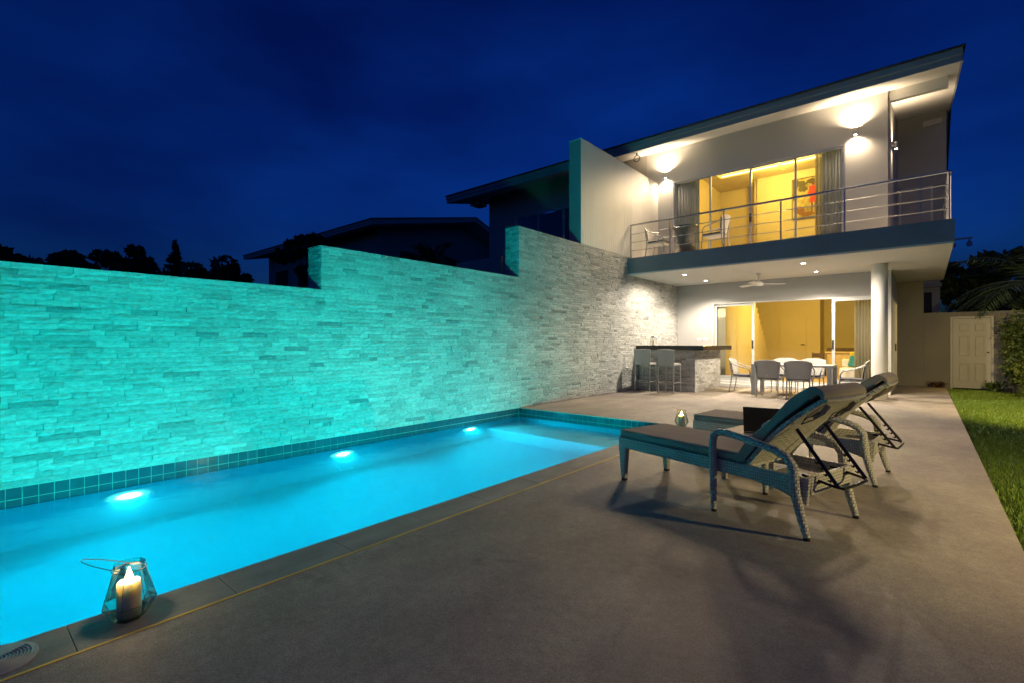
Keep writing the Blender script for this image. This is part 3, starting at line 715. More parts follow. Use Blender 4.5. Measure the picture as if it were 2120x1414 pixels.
# bedroom fan
t = thing('bedroom_fan', 'ceiling fan with flat blades under the bedroom tray ceiling', 'fan', (-3.1,15.1,6.70))
MB().lathe([(.02,0),(.02,-.3),(.09,-.31),(.09,-.38),(.03,-.4)], n=16).build('motor', m_lightwood, t, True)
for k in range(3):
    MB().box(.09,.62,-.06,.06,-.35,-.34).build('blade', m_lightwood, t, rot=(0,0,R_(100+120*k)))
# ground floor room
rm = MB(); rm.quad((-4.6,YL+.15,.171),(XR-.15,YL+.15,.171),(XR-.15,22.3,.171),(-4.6,22.3,.171)); hp(rm, 'living_room_floor', m_roomfloor)
rm = MB().box(-4.6,-3.0,21.3,21.4,.17,3.049).box(-3.1,-3.0,21.4,22.2,.17,3.049).box(-3.0,-.19,22.2,22.3,.17,3.049)
hp(rm, 'living_room_wall', m_cream)
hp(MB().box(-4.75,-4.6,YL+.151,18.6,.17,3.049).box(-4.98,-4.75,YL+.16,YL+.3,.17,3.049), 'stair_side_wall', m_cream)
N = 13           # stair flight in profile, rising towards the pool
prof = [(18.602,.172)] + [(21.25,.172)] + [q for k in range(N) for q in ((21.25-k*.2037, .172+(k+1)*.1945), (21.25-(k+1)*.2037, .172+(k+1)*.1945))]
hp(MB().prism(prof, 'x', -5.6, -4.602), 'staircase', m_cream)
hp(MB().box(-5.7,-5.6,18.6,21.4,.17,3.049).box(-5.6,-4.6,21.3,21.4,.17,3.049), 'stair_wall', m_cream)
d = hp(MB().box(-4.35,-3.45,21.255,21.299,.172,2.25), 'inner_door', m_cream); hp(MB().box(-3.62,-3.50,21.22,21.254,1.19,1.22), 'handle', m_dkmetal, d)
t = thing('kitchen_counter', 'light wood kitchen counter with dark upper rail in the lit living room', 'counter', (-1.75,19.5,.171))
MB().box(-.75,.9,-.3,.3,0,.76).build('carcass', m_lightwood, t); MB().box(-.82,.95,-.34,.34,.761,.81).build('top', m_lightwood, t, bevel=.008)
MB().box(-.85,.95,.36,.40,.75,.93).build('back_rail', m_wood, t)
t = thing('dining_stool', 'dark wooden chair standing by the kitchen counter', 'chair', (-2.72,19.1,.171))
MB().box(-.2,.2,-.2,.2,.42,.46).build('seat', m_wood, t)
for sx in (-.18,.14):
    for sy in (-.18,.14): MB().box(sx,sx+.04,sy,sy+.04,0,.419 if sy > 0 else .78).build('leg', m_wood, t)
MB().box(-.139,.139,-.18,-.15,.62,.76).build('backrest', m_wood, t)
t = thing('sofa', 'low pale sofa in the living room behind the glass door', 'sofa', (-1.35,17.2,.171))
MB().box(-.55,.5,-.4,.4,0,.38).build('base', m_linen, t, bevel=.05); MB().box(-.55,.5,.2,.4,.381,.62).build('backrest', m_linen, t, bevel=.05)
t = tag(MB().box(-.20,.20,-.06,.06,-.17,.17).build('cushion', m_teal, None, True, bevel=.05, loc=(-1.5,17.1,.72), rot=(R_(-18),R_(10),0)), 'teal cushion propped on the living room sofa', 'cushion')
t = tag(MB().box(-.13,.13,-.05,.05,-.13,.13).build('cushion', m_yellow, None, True, bevel=.05, loc=(-1.55,17.28,.90), rot=(R_(-18),R_(-8),0)), 'small yellow cushion behind the teal one', 'cushion')
lamp('POINT', 'living_room_lamp', (-2.7,17.6,2.6), P_ROOM_LOW, C_ROOM, None, .15)
t = thing('room_ceiling_light', 'small round ceiling light in the living room', 'ceiling light', (-3.0,18.8,3.049))
MB().lathe([(.10,0),(.10,-.03),(.06,-.05)], n=20).build('shade', m_dkmetal, t, True)
# balcony railing ------------------------------------------------------------
rl = thing('balcony_railing', 'steel balcony railing with thin horizontal bars and flat handrail', 'railing', (-2.85,11.9,3.487))
def rp_(mb, name, mat, **k): return part(mb, name, mat, rl, **k)
for x in (-5.985,-4.91,-3.60,-2.41,-1.25,-.06,.335):
    rp_(MB().box(x-.012,x+.012,11.88,11.92,3.488,4.362), 'post', m_steel)
for y in (13.2,14.5,15.8,17.1,18.4): rp_(MB().box(.318,.352,y-.012,y+.012,3.488,4.362), 'post', m_steel)
rp_(MB().box(-6.0,.37,11.87,11.93,4.363,4.398).box(.31,.37,11.93,18.58,4.363,4.398), 'handrail', m_steel, bevel=.004)
for z in (3.70,3.92,4.14):
    rp_(MB().tube([(-5.98,11.90,z),(.335,11.90,z)], .009, 8), 'bar', m_steel, smooth=True)
    rp_(MB().tube([(.335,11.925,z),(.335,18.58,z)], .009, 8), 'bar', m_steel, smooth=True)
rp_(MB().box(.356,.362,12.0,18.5,3.50,4.355), 'infill_panel', m_soffit)
# lamps of the house, with added flood beams ----------------------------------------------------------
def wall_lamp(x, y, z, nrm, label, up=1.0, dn=1.0, flood=False):
    t = thing('wall_lamp', label, 'wall lamp', (x,y,z), group=None)
    o = Vector(nrm)*.085
    MB().tube([Vector(nrm)*.002, Vector(nrm)*.05], .022, 12).build('bracket', m_alu, t, True)
    MB().lathe([(.033,-.085),(.036,-.08),(.036,.08),(.033,.085),(.028,.078)], (o.x,o.y,0), 20, capb=False, capt=False).build('shade', m_alu, t, True)
    MB().lathe([(.026,-.078),(.026,-.072)], (o.x,o.y,0), 16).build('bulb', m_lampglow, t, True)
    MB().lathe([(.026,.070),(.026,.076)], (o.x,o.y,0), 16).build('bulb', m_lampglow, t, True)
    p = Vector((x,y,z))+o
    lamp('SPOT', 'lamp_beam_up', p+Vector((0,0,.095)), P_WALL_UP*up, C_WALL, None, .03, (0,0,1), 150, .9)
    lamp('SPOT', 'lamp_beam_down', p-Vector((0,0,.095)), P_WALL_DN*dn, C_WALL, None, .07, (0,-.25 if dn > 2 else 0,-1), 150, .9)
    if flood:
        q = p+Vector(nrm)*.45-Vector((0,0,.25))
        lamp('SPOT', 'added_flood', q, P_FLOOD, C_WALL, None, .42, (.62,-.95,-.95), 112, .8)  # beam without a fitting, added to light the deck
        if flood == 1: lamp('SPOT', 'added_flood', q, P_FLOOD, C_WALL, None, .42, (-.85,-.44,-.72), 56, .9)  # second added beam, lights the stone wall near the house
wall_lamp(-5.765, YU, 6.13, (0,-1,0), 'lit cylinder wall lamp on the upper wall beside the siding wall', 1.0, .8, 2)
wall_lamp(-1.225, YU, 6.13, (0,-1,0), 'lit cylinder wall lamp on the upper wall near the house corner', 1.0, 1.0, 1)
wall_lamp(XR, 15.4, 6.17, (1,0,0), 'lit cylinder wall lamp on the side wall above the side balcony', .5, .3)
for i, (x, y) in enumerate(((-4.83,12.66),(-4.83,14.28),(-2.1,12.6),(-2.1,14.26))):
    t = thing('downlight', ['lit recessed downlight in the balcony soffit, outer one above the bar','lit recessed downlight in the balcony soffit, inner one above the bar','lit recessed downlight in the balcony soffit, outer one above the dining table','lit recessed downlight in the balcony soffit, inner one above the dining table'][i], 'downlight', (x,y,3.05), group='downlights in the balcony soffit')
    MB().lathe([(.065,-.001),(.065,-.010),(.048,-.012),(.044,-.004)], n=24, capt=False, capb=False).build('trim', m_fan, t, True)
    MB().lathe([(.043,-.004),(.043,-.007)], n=20).build('lens', m_downglow, t)
    lamp('SPOT', 'downlight_beam', (x,y,3.02), P_DOWN*((.8 if x < -4 else 1.2) if y < 13 else .8), C_WARM, None, .04, (0,0,-1), 174 if y < 13 else 132, .45 if y < 13 else .6)
# soffit spotlight ring by the siding wall, switch plates, ceiling light of side balcony
t = thing('soffit_hook', 'small dark ring bracket hanging under the eaves by the siding wall', 'bracket', (-6.35,13.0,6.70))
MB().tube([(.09*math.cos(a),0,-.12+.09*math.sin(a)) for a in [2*math.pi*k/20 for k in range(21)]], .012, 6).build('ring', m_dkmetal, t, True)
MB().box(-.02,.02,-.02,.02,-.035,.04).build('mount', m_dkmetal, t)
for x, lb in ((-5.33,'white double switch plate on the ground floor wall beside the corner'), (-5.14,'white double switch plate on the ground floor wall beside the glass door')):
    t = thing('switch_plate', lb, 'switch', (x,YL,1.36))
    MB().box(-.07,.07,-.008,-.001,-.04,.04).build('plate', m_fan, t, bevel=.003); MB().box(-.05,-.005,-.012,-.0085,-.025,.025).build('rocker', m_fan, t); MB().box(.005,.05,-.012,-.0085,-.025,.025).build('rocker', m_fan, t)
tag(MB().box(-.07,.07,-.008,-.001,-.04,.04).build('socket_plate', m_fan, None, loc=(-1.0,YU,3.75), bevel=.003), 'small white socket plate low on the upper wall', 'socket')
# patio fan
t = thing('patio_fan', 'white ceiling fan with three blades under the balcony soffit', 'fan', (-3.3,13.74,3.05))
MB().lathe([(.0,0),(.055,-.001),(.05,-.05),(.016,-.06),(.016,-.2),(.05,-.21),(.115,-.25),(.125,-.29),(.10,-.315),(.03,-.325)], n=28, capb=False).build('motor', m_fan, t, True)
for k in range(3):
    MB().hexa([(.11,-.05,-.288),(.62,-.075,-.30),(.62,.065,-.272),(.11,.04,-.264),(.11,-.05,-.28),(.62,-.075,-.292),(.62,.065,-.264),(.11,.04,-.256)]).build('blade', m_fan, t, bevel=.003, rot=(0,0,R_(28+120*k)))

# ================================================================== attached unit and neighbours
nbw = thing('attached_unit', 'unlit left half of the double house behind the stone wall', 'house', (-9.6,14,0))
def np_(mb, name, mat, parent=None, **k):
    mb.v = [tuple(Vector(v) - nbw.location) for v in mb.v]; return mb.build(name, mat, parent or nbw, **k)
NX0, NX1 = -11.6, -7.46
np_(MB().box(-12.88, NX0, YU, YU+.15, 0, 6.93).box(NX1, XB-.002, YU, YU+.15, 0, 6.93).box(NX0, NX1, YU, YU+.15, WZ1, 6.93).box(NX0, NX1, YU, YU+.15, 0, 3.49).prism([(-12.88,0),(-12.73,0),(-12.73,6.93),(-12.88,6.93)], 'y', YU+.15, 22), 'wall', m_nbwall)
np_(MB().box(-12.7, XB-.004, 11.82, YU-.001, 3.05, 3.49), 'balcony_slab', m_nbwall)
np_(MB().box(-12.7, -10.55, 11.82, 11.94, 3.491, 4.09).box(-12.7,-12.58,11.94,YU-.001,3.491,4.09), 'balcony_parapet', M('parapet_paint', (.42,.36,.31), .8, var=.05))
np_(MB().box(-13.3, -12.9, 13.1, 13.6, 6.5, 6.66), 'eaves_bracket', m_nbwall)
np_(MB().box(NX0, NX1, 15.0, 15.05, 3.49, 5.95), 'dark_interior', m_dkroom)
sliding('sliding_window', nbw, [NX0,-10.52,-9.44,-8.45,NX1], YU+.02, WZ0, WZ1, org=nbw.location)
for x0, lb_ in ((-11.55,'furthest from'), (-10.45,'second from'), (-9.4,'closest to')):
    curtain('curtain', 'grey curtain behind the dark window of the attached unit, ' + lb_ + ' the siding wall', x0, x0+.98, 14.05, 3.5, 5.9, m_nbcurt, 8, .04, group='curtains of the attached unit')
# the next double house along
nh = thing('neighbour_house', 'dark double house with the same sloping roof beyond the trees', 'house', (-26.5,15,0))
roof(nh, -33.8, -19.2, nh.location)
def nq(mb, name, mat, parent=None):
    mb.v = [tuple(Vector(v) - nh.location) for v in mb.v]; return mb.build(name, mat, parent or nh)
nq(MB().box(-32.6,-20.4,YU,22.5,0,6.86).prism([(YU,6.86),(22.5,6.86),(22.5,7.2),(19.35,8.0)], 'x', -32.6, -20.4), 'wall', M('neighbour_dark_render', (.32,.33,.32), .85))
for y0 in (15.0, 18.0):
    w = nq(MB().box(-20.40,-20.36,y0,y0+1.6,4.4,6.0), 'window', m_nbwall); nq(MB().box(-20.359,-20.35,y0+.06,y0+1.54,4.46,5.94), 'pane', m_dkroom, w)
for x0 in (-31.5, -28.5, -25.0, -22.6):
    w = nq(MB().box(x0,x0+1.8,YU-.04,YU-.001,3.6,5.8), 'window', m_nbwall); nq(MB().box(x0+.06,x0+1.74,YU-.05,YU-.041,3.66,5.74), 'pane', m_dkroom, w)

# yard wall, gate, building behind
yw = thing('yard_wall', 'plain beige yard wall closing the garden behind the lawn', 'wall', (3,18.6,0))
GX0, GX1, GZ = .54, 1.42, 1.99
part(MB().box(-.038, GX0, 18.6, 18.75, -.1, 2.12).box(GX1, 9.0, 18.6, 18.75, -.1, 2.12).box(GX0, GX1, 18.6, 18.75, GZ, 2.12), 'wall', m_yardwall, yw)
gt = thing('garden_gate', 'white panelled garden door set in the beige yard wall', 'door', (GX0,18.6,0))
part(MB().box(GX0+.001, GX0+.05, 18.58, 18.66, -.04, GZ-.002).box(GX1-.05, GX1-.001, 18.58, 18.66, -.04, GZ-.002).box(GX0+.05, GX1-.05, 18.58, 18.66, GZ-.05, GZ-.002), 'frame', m_door, gt)
leaf = part(MB().box(GX0+.056, GX1-.056, 18.645, 18.67, .0, GZ-.058), 'door_leaf', m_door, gt)
xa, xb, xc, xd = GX0+.056, GX0+.165, GX0+.395, GX0+.485
xe, xf = GX1-.165, GX1-.056
sr = MB()
zs = (.0,.16,.70,.88,1.44,1.55,1.80,GZ-.058)
for x0_, x1_ in ((xa, xb), (xc, xd), (xe, xf)): sr.box(x0_, x1_, 18.61, 18.644, 0, GZ-.058)
for z0_, z1_ in ((.0,.16),(.70,.88),(1.44,1.55),(1.80,GZ-.058)):
    for x0_, x1_ in ((xb, xc), (xd, xe)): sr.box(x0_, x1_, 18.611, 18.644, z0_, z1_)
part(sr, 'stiles_and_rails', m_door, gt)
for x0_, x1_ in ((xb, xc), (xd, xe)):
    for z0_, z1_ in ((.16,.70),(.88,1.44),(1.55,1.80)):
        part(MB().box(x0_+.03, x1_-.03, 18.622, 18.6445, z0_+.03, z1_-.03), 'panel', m_door, gt, bevel=.008)
part(MB().lathe([(.025,0),(.025,.02),(.012,.025)], (GX1-.11,18.60,1.0), 12), 'knob', m_dkmetal, gt)
bk = thing('back_building', 'grey building with a flat ledge seen beyond the yard wall', 'building', (-1,27,0))
part(MB().box(-6, 0.45, 26, 32, -.1, 4.6), 'wall', m_nbwall, bk); part(MB().box(-6.1, .5, 25.8, 32.1, 3.5, 3.65), 'ledge', m_grey, bk); part(MB().box(-.9,.2,25.96,25.999,2.1,3.3), 'window', m_dkroom, bk)
for i, (x, y, z) in enumerate(((1.92,41,7.76),(1.9,38.4,6.0))):
    t = thing('lamp_post', ['tall unlit lamp post with hanging heads far behind the garden','shorter unlit lamp post with hanging heads far behind the garden'][i], 'lamp post', (x-.9,y,-.1))
    MB().tube([(0,0,0),(0,0,z+.1)], [.07,.05], 8).build('pole', m_leg, t); MB().box(.03,1.2,-.04,.04,z,z+.1).build('arm', m_leg, t)
    for q in (.3, 1.05): MB().lathe([(.04,0),(.05,-.12),(.14,-.25),(.14,-.42),(.05,-.45)], (q,0,z), 10).build('lamp_head', m_leg, t, True)

# ================================================================== bar
bar = thing('bar_counter', 'stone clad outdoor bar with thick black top against the stone wall', 'bar', (-5.2,13.4,0))
BX1, BY0, BY1 = -4.47, 12.42, 14.44
part(MB().box(XW+.045, BX1-.022, BY0+.022, BY1, 0, 1.076), 'bar_core', m_core, bar)
bst = MB(); cnt = 0
def bar_stones():
    out = []
    for r in range(21):
        z0 = r*.0512
        x = XW+.03
        while x < BX1-.001:
            L = random.uniform(.12,.32); xe = x+L
            if BX1-xe < .09: xe = BX1
            out.append(('y', (x+.001, BY0+.024, z0+.001), xe-x-.002, .0492)); x = xe
        y = BY0+.003
        while y < BY1-.001:
            L = random.uniform(.12,.32); ye = y+L
            if BY1-ye < .09: ye = BY1
            out.append(('x', (BX1-.024, y+.001, z0+.001), ye-y-.002, .0492)); y = ye
    return out
for i, (ax, o, L, H) in enumerate(bar_stones()):
    d = random.uniform(.020,.036); me = unit_me[random.randrange(NV)]
    piece('stone', me, bar, Vector(o)-bar.location, (d, L, H), None if ax == 'x' else (0,0,R_(-90)))
part(MB().box(XW+.035, -4.20, 12.22, 14.56, 1.078, 1.195), 'bar_top', m_slab, bar, bevel=.006)
# small lantern on the bar
t = thing('bar_lantern', 'small glass lantern with metal frame standing on the black bar top', 'lantern', (-5.72,12.75,1.196))
for sx in (-1,1):
    for sy in (-1,1): MB().box(sx*.065-.005,sx*.065+.005,sy*.065-.005,sy*.065+.005,.012,.20).build('corner_post', m_alu, t)
MB().box(-.075,.075,-.075,.075,0,.012).build('base', m_alu, t); MB().prism([(-.075,.20),(.075,.20),(.03,.24),(-.03,.24)], 'y', -.06, .06).build('lid', m_alu, t)
MB().lathe([(.035,.0121),(.035,.10),(.005,.105)], n=16).build('candle', m_wax, t, True)
MB().tube([(-.03,0,.24),(-.03,0,.27),(.03,0,.27),(.03,0,.24)], .004, 6).build('handle', m_alu, t)
MB().box(-.062,.062,-.0655,-.0635,.013,.199).box(-.062,.062,.0635,.0655,.013,.199).build('pane', m_glass, t)
# bar stools
def stool():
    t = thing('bar_stool', 'grey wicker bar stool with tall back at the stone bar, nearer the wall', 'bar stool', (0,0,0), 0, 'bar stools')
    MB().box(-.205,.205,-.20,.20,.70,.755).build('seat', m_wick, t, bevel=.015)
    b = MB(); n = 7
    for i in range(n):
        a0, a1 = -.215+.43*i/n, -.215+.43*(i+1)/n
        def yy(a): return -.20-.035*(1-(a/.215)**2)
        w0, w1 = .97, 1.04
        b.hexa([(a0*w0,yy(a0)-.012,.71),(a1*w0,yy(a1)-.012,.71),(a1*w0,yy(a1)+.012,.71),(a0*w0,yy(a0)+.012,.71),(a0*w1,yy(a0)-.042,1.085),(a1*w1,yy(a1)-.042,1.085),(a1*w1,yy(a1)-.018,1.085),(a0*w1,yy(a0)-.018,1.085)])
    b.build('backrest', m_wick, t)
    MB().tube([(-.225,-.235,1.08),(-.1,-.262,1.092),(0,-.27,1.095),(.1,-.262,1.092),(.225,-.235,1.08)], .013, 8).build('top_rail', m_leg, t, True)
    for sx in (-1,1):
        MB().tube([(sx*.205,-.225,0),(sx*.20,-.205,.72),(sx*.222,-.235,1.08)], [.013,.016,.012], 8).build('leg', m_leg, t, True)
        MB().tube([(sx*.20,.20,0),(sx*.19,.185,.70)], [.012,.016], 8).build('leg', m_leg, t, True)
        MB().tube([(sx*.203,-.215,.27),(sx*.196,.193,.27)], .010, 8).build('foot_rail', m_leg, t, True)
    MB().tube([(-.197,.194,.24),(.197,.194,.24)], .010, 8).build('foot_rail', m_leg, t, True)
    MB().tube([(-.204,-.217,.24),(.204,-.217,.24)], .010, 8).build('foot_rail', m_leg, t, True)
    return t
s0 = stool(); s0.location = (-5.58,11.95,0)
copy_thing(s0, (-4.93,11.93,0), R_(-3), 'grey wicker bar stool with tall back at the stone bar, nearer the dining table')

# ================================================================== dining set
def chair(label, group):
    t = thing('wicker_chair', label, 'chair', (0,0,0), 0, group)
    # faces +y; back at -y
    MB().box(-.235,.235,-.22,.235,.40,.435).build('seat', m_wick, t, bevel=.012)
    MB().box(-.22,.22,-.205,.225,.436,.47).build('seat_pad', m_cush_dark, t, bevel=.014)
    b = MB(); n, mz = 10, 6
    def P(i, j, o):
        a = -1+2*i/n; q = j/mz
        w = .215+.06*q
        top = .865-.055*abs(a)**3.2
        z = .455+(top-.455)*q
        y = -.225-.10*q*(.65+.35*q)+.075*a*a*(.4+.6*q)+o
        return (a*w, y, z)
    for i in range(n):
        for j in range(mz):
            b.quad(P(i,j,-.011),P(i+1,j,-.011),P(i+1,j+1,-.011),P(i,j+1,-.011)); b.quad(P(i+1,j,.011),P(i,j,.011),P(i,j+1,.011),P(i+1,j+1,.011))
    for i in range(n):
        b.quad(P(i,mz,-.011),P(i+1,mz,-.011),P(i+1,mz,.011),P(i,mz,.011)); b.quad(P(i+1,0,-.011),P(i,0,-.011),P(i,0,.011),P(i+1,0,.011))
    bk_ = b.build('backrest', m_wick, t, True)
    MB().tube([P(i,mz,0) for i in range(n+1)], .012, 8).build('top_rail', m_leg, t, True)
    MB().box(-.03,.03,-.252,-.246,.50,.52).build('tag', m_alu, bk_)
    for s in (-1,1):
        MB().tube([(s*.225,-.30,0),(s*.222,-.255,.2),(s*.22,-.228,.42),(s*.25,-.25,.66),(s*.272,-.262,.81)], [.011,.014,.015,.014,.012], 8).build('leg', m_leg, t, True)
        MB().tube([(s*.225,.27,0),(s*.228,.245,.2),(s*.235,.225,.42),(s*.262,.215,.56),(s*.275,.16,.635),(s*.278,.05,.655),(s*.275,-.12,.70),(s*.272,-.25,.77)], [.011,.013,.014,.013,.013,.014,.013,.012], 8).build('leg', m_leg, t, True)
    return t
c0 = chair('grey wicker dining chair, back to the pool, on the bar side of the table', 'wicker chairs round the dining table')
c0.location = (-2.78,12.58,0)
for loc, rz, lb in (((-2.17,12.58,0), 3, 'grey wicker dining chair, back to the pool, on the column side of the table'),
                    ((-2.78,14.02,0), 180, 'grey wicker dining chair behind the table facing the pool, bar side'),
                    ((-2.17,14.02,0), 176, 'grey wicker dining chair behind the table facing the pool, column side'),
                    ((-3.55,13.32,0), -90, 'grey wicker dining chair at the table end next to the bar'),
                    ((-1.26,13.30,0), 95, 'grey wicker dining chair at the table end next to the column')):
    copy_thing(c0, loc, R_(rz), lb)
t = thing('dining_table', 'grey framed rectangular dining table with pale top under the balcony', 'table', (-2.43,13.35,0))
for sx in (-1,1):
    for sy in (-1,1): MB().box(sx*.79-.045,sx*.79+.045,sy*.42-.045,sy*.42+.045,0,.70).build('leg', m_table, t, bevel=.004)
MB().box(-.835,.835,-.465,-.375,.701,.75).box(-.835,.835,.375,.465,.701,.75).box(-.835,-.745,-.375,.375,.701,.75).box(.745,.835,-.375,.375,.701,.75).build('apron', m_table, t)
MB().box(-.744,.744,-.374,.374,.735,.748).build('table_top', m_tabletop, t)
# balcony set
for loc, rz, lb in (((-5.45,12.45,3.487), -92, 'pale wicker armchair on the balcony beside the siding wall'), ((-3.98,12.45,3.487), 88, 'pale wicker armchair on the balcony beyond the hourglass table')):
    c = copy_thing(c0, loc, R_(rz), lb); c['group'] = 'armchairs on the balcony'
t = thing('balcony_table', 'dark wicker hourglass table standing on the balcony between the armchairs', 'table', (-4.72,12.42,3.488))
MB().lathe([(.33,0),(.34,.02),(.30,.10),(.22,.28),(.19,.42),(.22,.58),(.28,.70),(.30,.73)], n=28).build('pedestal', Weave('dark_wicker', (.12,.115,.11), (.03,.03,.03), .02), t, True)
MB().lathe([(.31,.731),(.315,.74),(.31,.752),(0,.755)], n=32, capt=False).build('table_top', m_slab, t, True)

# ================================================================== sun loungers
def lounger(label):
    """local x along the lounger (0 at the foot legs, head at +x), y across, z up"""
    t = thing('sun_lounger', label, 'sun lounger', (0,0,0), 0, 'sun loungers by the pool')
    hw = .325
    # side rails and cross rails, woven
    for s in (-1,1):
        a, b_ = sorted((s*hw, s*(hw-.035)))
        MB().prism([(-.05,.300),(1.22,.292),(1.42,.262),(1.585,.205),(1.60,.385),(-.05,.398)], 'y', a, b_).build('side_rail', m_wick2, t, bevel=.008)
    MB().box(-.052,-.02,-hw+.036,hw-.036,.300,.398).build('foot_rail', m_wick2, t, bevel=.008)
    MB().prism([(1.56,.27),(1.60,.27),(1.60,.385),(1.56,.385)], 'y', -hw+.036, hw-.036).build('head_rail', m_wick2, t, bevel=.008)
    MB().box(1.02,1.06,-hw+.036,hw-.036,.31,.37).build('cross_rail', m_wick2, t)
    MB().box(-.02,1.20,-hw+.037,hw-.037,.372,.392).build('seat_deck', m_wick2, t)
    MB().box(1.22,1.56,-hw+.037,hw-.037,.300,.314).build('tail_deck', m_wick2, t)
    for s in (-1,1):
        y = s*(hw-.03)
        # foot legs
        l = MB().hexa([(-.028,y-.02,.018),(.018,y-.02,.018),(.018,y+.02,.018),(-.028,y+.02,.018),(-.05,y-.028,.302),(.035,y-.028,.302),(.035,y+.028,.302),(-.05,y+.028,.302)]).build('leg', m_wick2, t, bevel=.006)
        MB().box(-.025,.015,y-.018,y+.018,0,.0179).build('foot_cap', m_black, l)
        yo = s*(hw+.03)
        # front arm post, arm rest and rear leg as one bent loop; the post and the rear leg carry caps
        post = MB().tube([(.945,yo,.018),(.94,yo,.30),(.935,yo,.50),(.945,yo,.565),(.985,yo,.597),(1.06,yo,.598),(1.22,yo,.575),(1.40,yo,.538),(1.475,yo,.505),(1.515,yo,.45),(1.522,yo,.36),(1.53,yo,.28),(1.565,yo,.14),(1.60,yo,.018)],
                  [.020,.027,.028,.028,.027,.027,.027,.028,.030,.032,.033,.032,.027,.021], 10, ry=1.0).build('arm_loop', m_wick2, t, True)
        MB().lathe([(.019,0),(.020,.0179)], (.945,yo,0), 10).build('foot_cap', m_black, post); MB().lathe([(.020,0),(.021,.0179)], (1.60,yo,0), 10).build('foot_cap', m_black, post)
    # mattress of the seat
    MB().box(-.05,1.16,-hw+.01,hw-.01,.399,.460).build('seat_cushion', m_cush, t, True, bevel=.022)
    sc_ = bpy.data.objects[[o.name for o in bpy.data.objects if o.parent == t and o.name.startswith('seat_cushion')][0]]
    w_ = hw-.012
    for zz in (.405, .454):
        MB().tube([(-.045,-w_+.012,zz),(-.036,-w_,zz),(1.15,-w_,zz),(1.156,-w_+.012,zz),(1.156,w_-.012,zz),(1.15,w_,zz),(-.036,w_,zz),(-.045,w_-.012,zz),(-.045,-w_+.012,zz)], .0045, 6).build('piping', m_cush, sc_, True)
    # backrest: own object hinged at (1.17, .415), local z along the back
    ang = R_(43)          # lean from vertical
    H = .70
    br = MB(); nz, nyy = 10, 8
    def Q(i, j, o):
        z = H*j/nz; yy = -.30+.60*i/nyy
        bow = -.030*math.sin(math.pi*j/nz)+ .02*(j/nz)**2 + .012*math.cos(math.pi*(i/nyy-.5))
        return (bow+o, yy*(1-.06*(j/nz)**3), z)
    for i in range(nyy):
        for j in range(nz):
            br.quad(Q(i,j,.030),Q(i+1,j,.030),Q(i+1,j+1,.030),Q(i,j+1,.030)); br.quad(Q(i+1,j,0),Q(i,j,0),Q(i,j+1,0),Q(i+1,j+1,0))
    for j in range(nz):
        br.quad(Q(0,j,0),Q(0,j,.030),Q(0,j+1,.030),Q(0,j+1,0)); br.quad(Q(nyy,j,.030),Q(nyy,j,0),Q(nyy,j+1,0),Q(nyy,j+1,.030))
    for i in range(nyy):
        br.quad(Q(i,nz,0),Q(i,nz,.030),Q(i+1,nz,.030),Q(i+1,nz,0)); br.quad(Q(i,0,.030),Q(i,0,0),Q(i+1,0,0),Q(i+1,0,.030))
    back = br.build('backrest', m_wickback, t, True, loc=(1.165,0,.405), rot=(0,ang,0))
    MB().tube([Q(i,nz,.015) for i in range(nyy+1)], .022, 8).build('top_roll', m_wick2, back, True)
    # cushion on the back, folding over the top
    cb = MB(); n = 14
    prof = []
    for j in range(n+1):
        q = j/n; z = -.02+(H+.03)*q
        bow = -.030*math.sin(math.pi*min(1,max(0,z/H)))
        prof.append((bow-.008, z))
    outer = [(x-.066-(.012*math.sin(3*math.pi*k/n)), z) for k, (x, z) in enumerate(prof)]
    top = [(-.05,H+.035),(.0,H+.045),(.026,H+.034),(.040,H+.018),(.042,H+.002),(.03,H+.006)]
    poly = prof[:1] + outer[:1]
    full = outer + top + prof[::-1]
    cb.prism(full[::-1], 'y', -.312, .312)
    cu_ = cb.build('back_cushion', m_cush, back, False, bevel=.018)
    # straps and dark ties on the rear of the back
    for s in (-1,1):
        y = s*.19
        MB().tube([(.060,y-.02,H-.03),(.062,y,H-.10),(.045,y+.01,H-.17)], [.016,.017,.015], 6, ry=.35).build('strap', m_cush, back)
        MB().tube([(.048,y-.11,H-.16),(.056,y-.02,H-.125),(.058,y+.03,H-.10),(.054,y+.10,H-.13),(.046,y+.06,H-.20),(.042,y-.05,H-.235),(.048,y-.11,H-.16)], .004, 6).build('tie', m_strap, back, True)
    for s in (-1, 1):
        MB().tube([(-.01,s*.314,.02),(-.035,s*.314,.4),(-.015,s*.314,H-.05)], .005, 6).build('piping', m_strap, cu_, True)
    # notched support bars and the U shaped prop
    hinge = Vector((1.165,0,.405)); dv = Vector((math.sin(ang),0,math.cos(ang)))
    up = hinge + dv*.40 + Vector((math.cos(ang),0,-math.sin(ang)))*.035
    for s in (-1,1):
        y = s*.20
        a = up+Vector((0,y,0)); b_ = Vector((1.72,y,.335))
        bar_ = MB().tube([a, b_], .012, 6).build('support_bar', m_dkmetal, t, True)
        nt = MB()
        for k in range(4):
            p = a.lerp(b_, .55+.1*k); nt.tube([p, p+Vector((-.012,0,-.022)), p+Vector((-.026,0,-.014))], [.009,.008,.004], 6)
        nt.build('notch_row', m_dkmetal, bar_)
        MB().tube([(1.60,y*1.12,.345),(1.60,y*.9,.345)], .010, 8).build('pivot', m_dkmetal, t)
    MB().tube([(1.50,-.20,.372),(1.70,-.20,.338),(1.735,-.17,.330),(1.74,0,.329),(1.735,.17,.330),(1.70,.20,.338),(1.50,.20,.372)], .009, 8).build('prop_bar', m_dkmetal, t, True)
    return t
l0 = lounger('grey wicker sun lounger with raised back, nearer the middle of the pool')
l0.location = (-2.015,4.33,0); l0.rotation_euler = (0,0,math.atan2(-.273,.962))
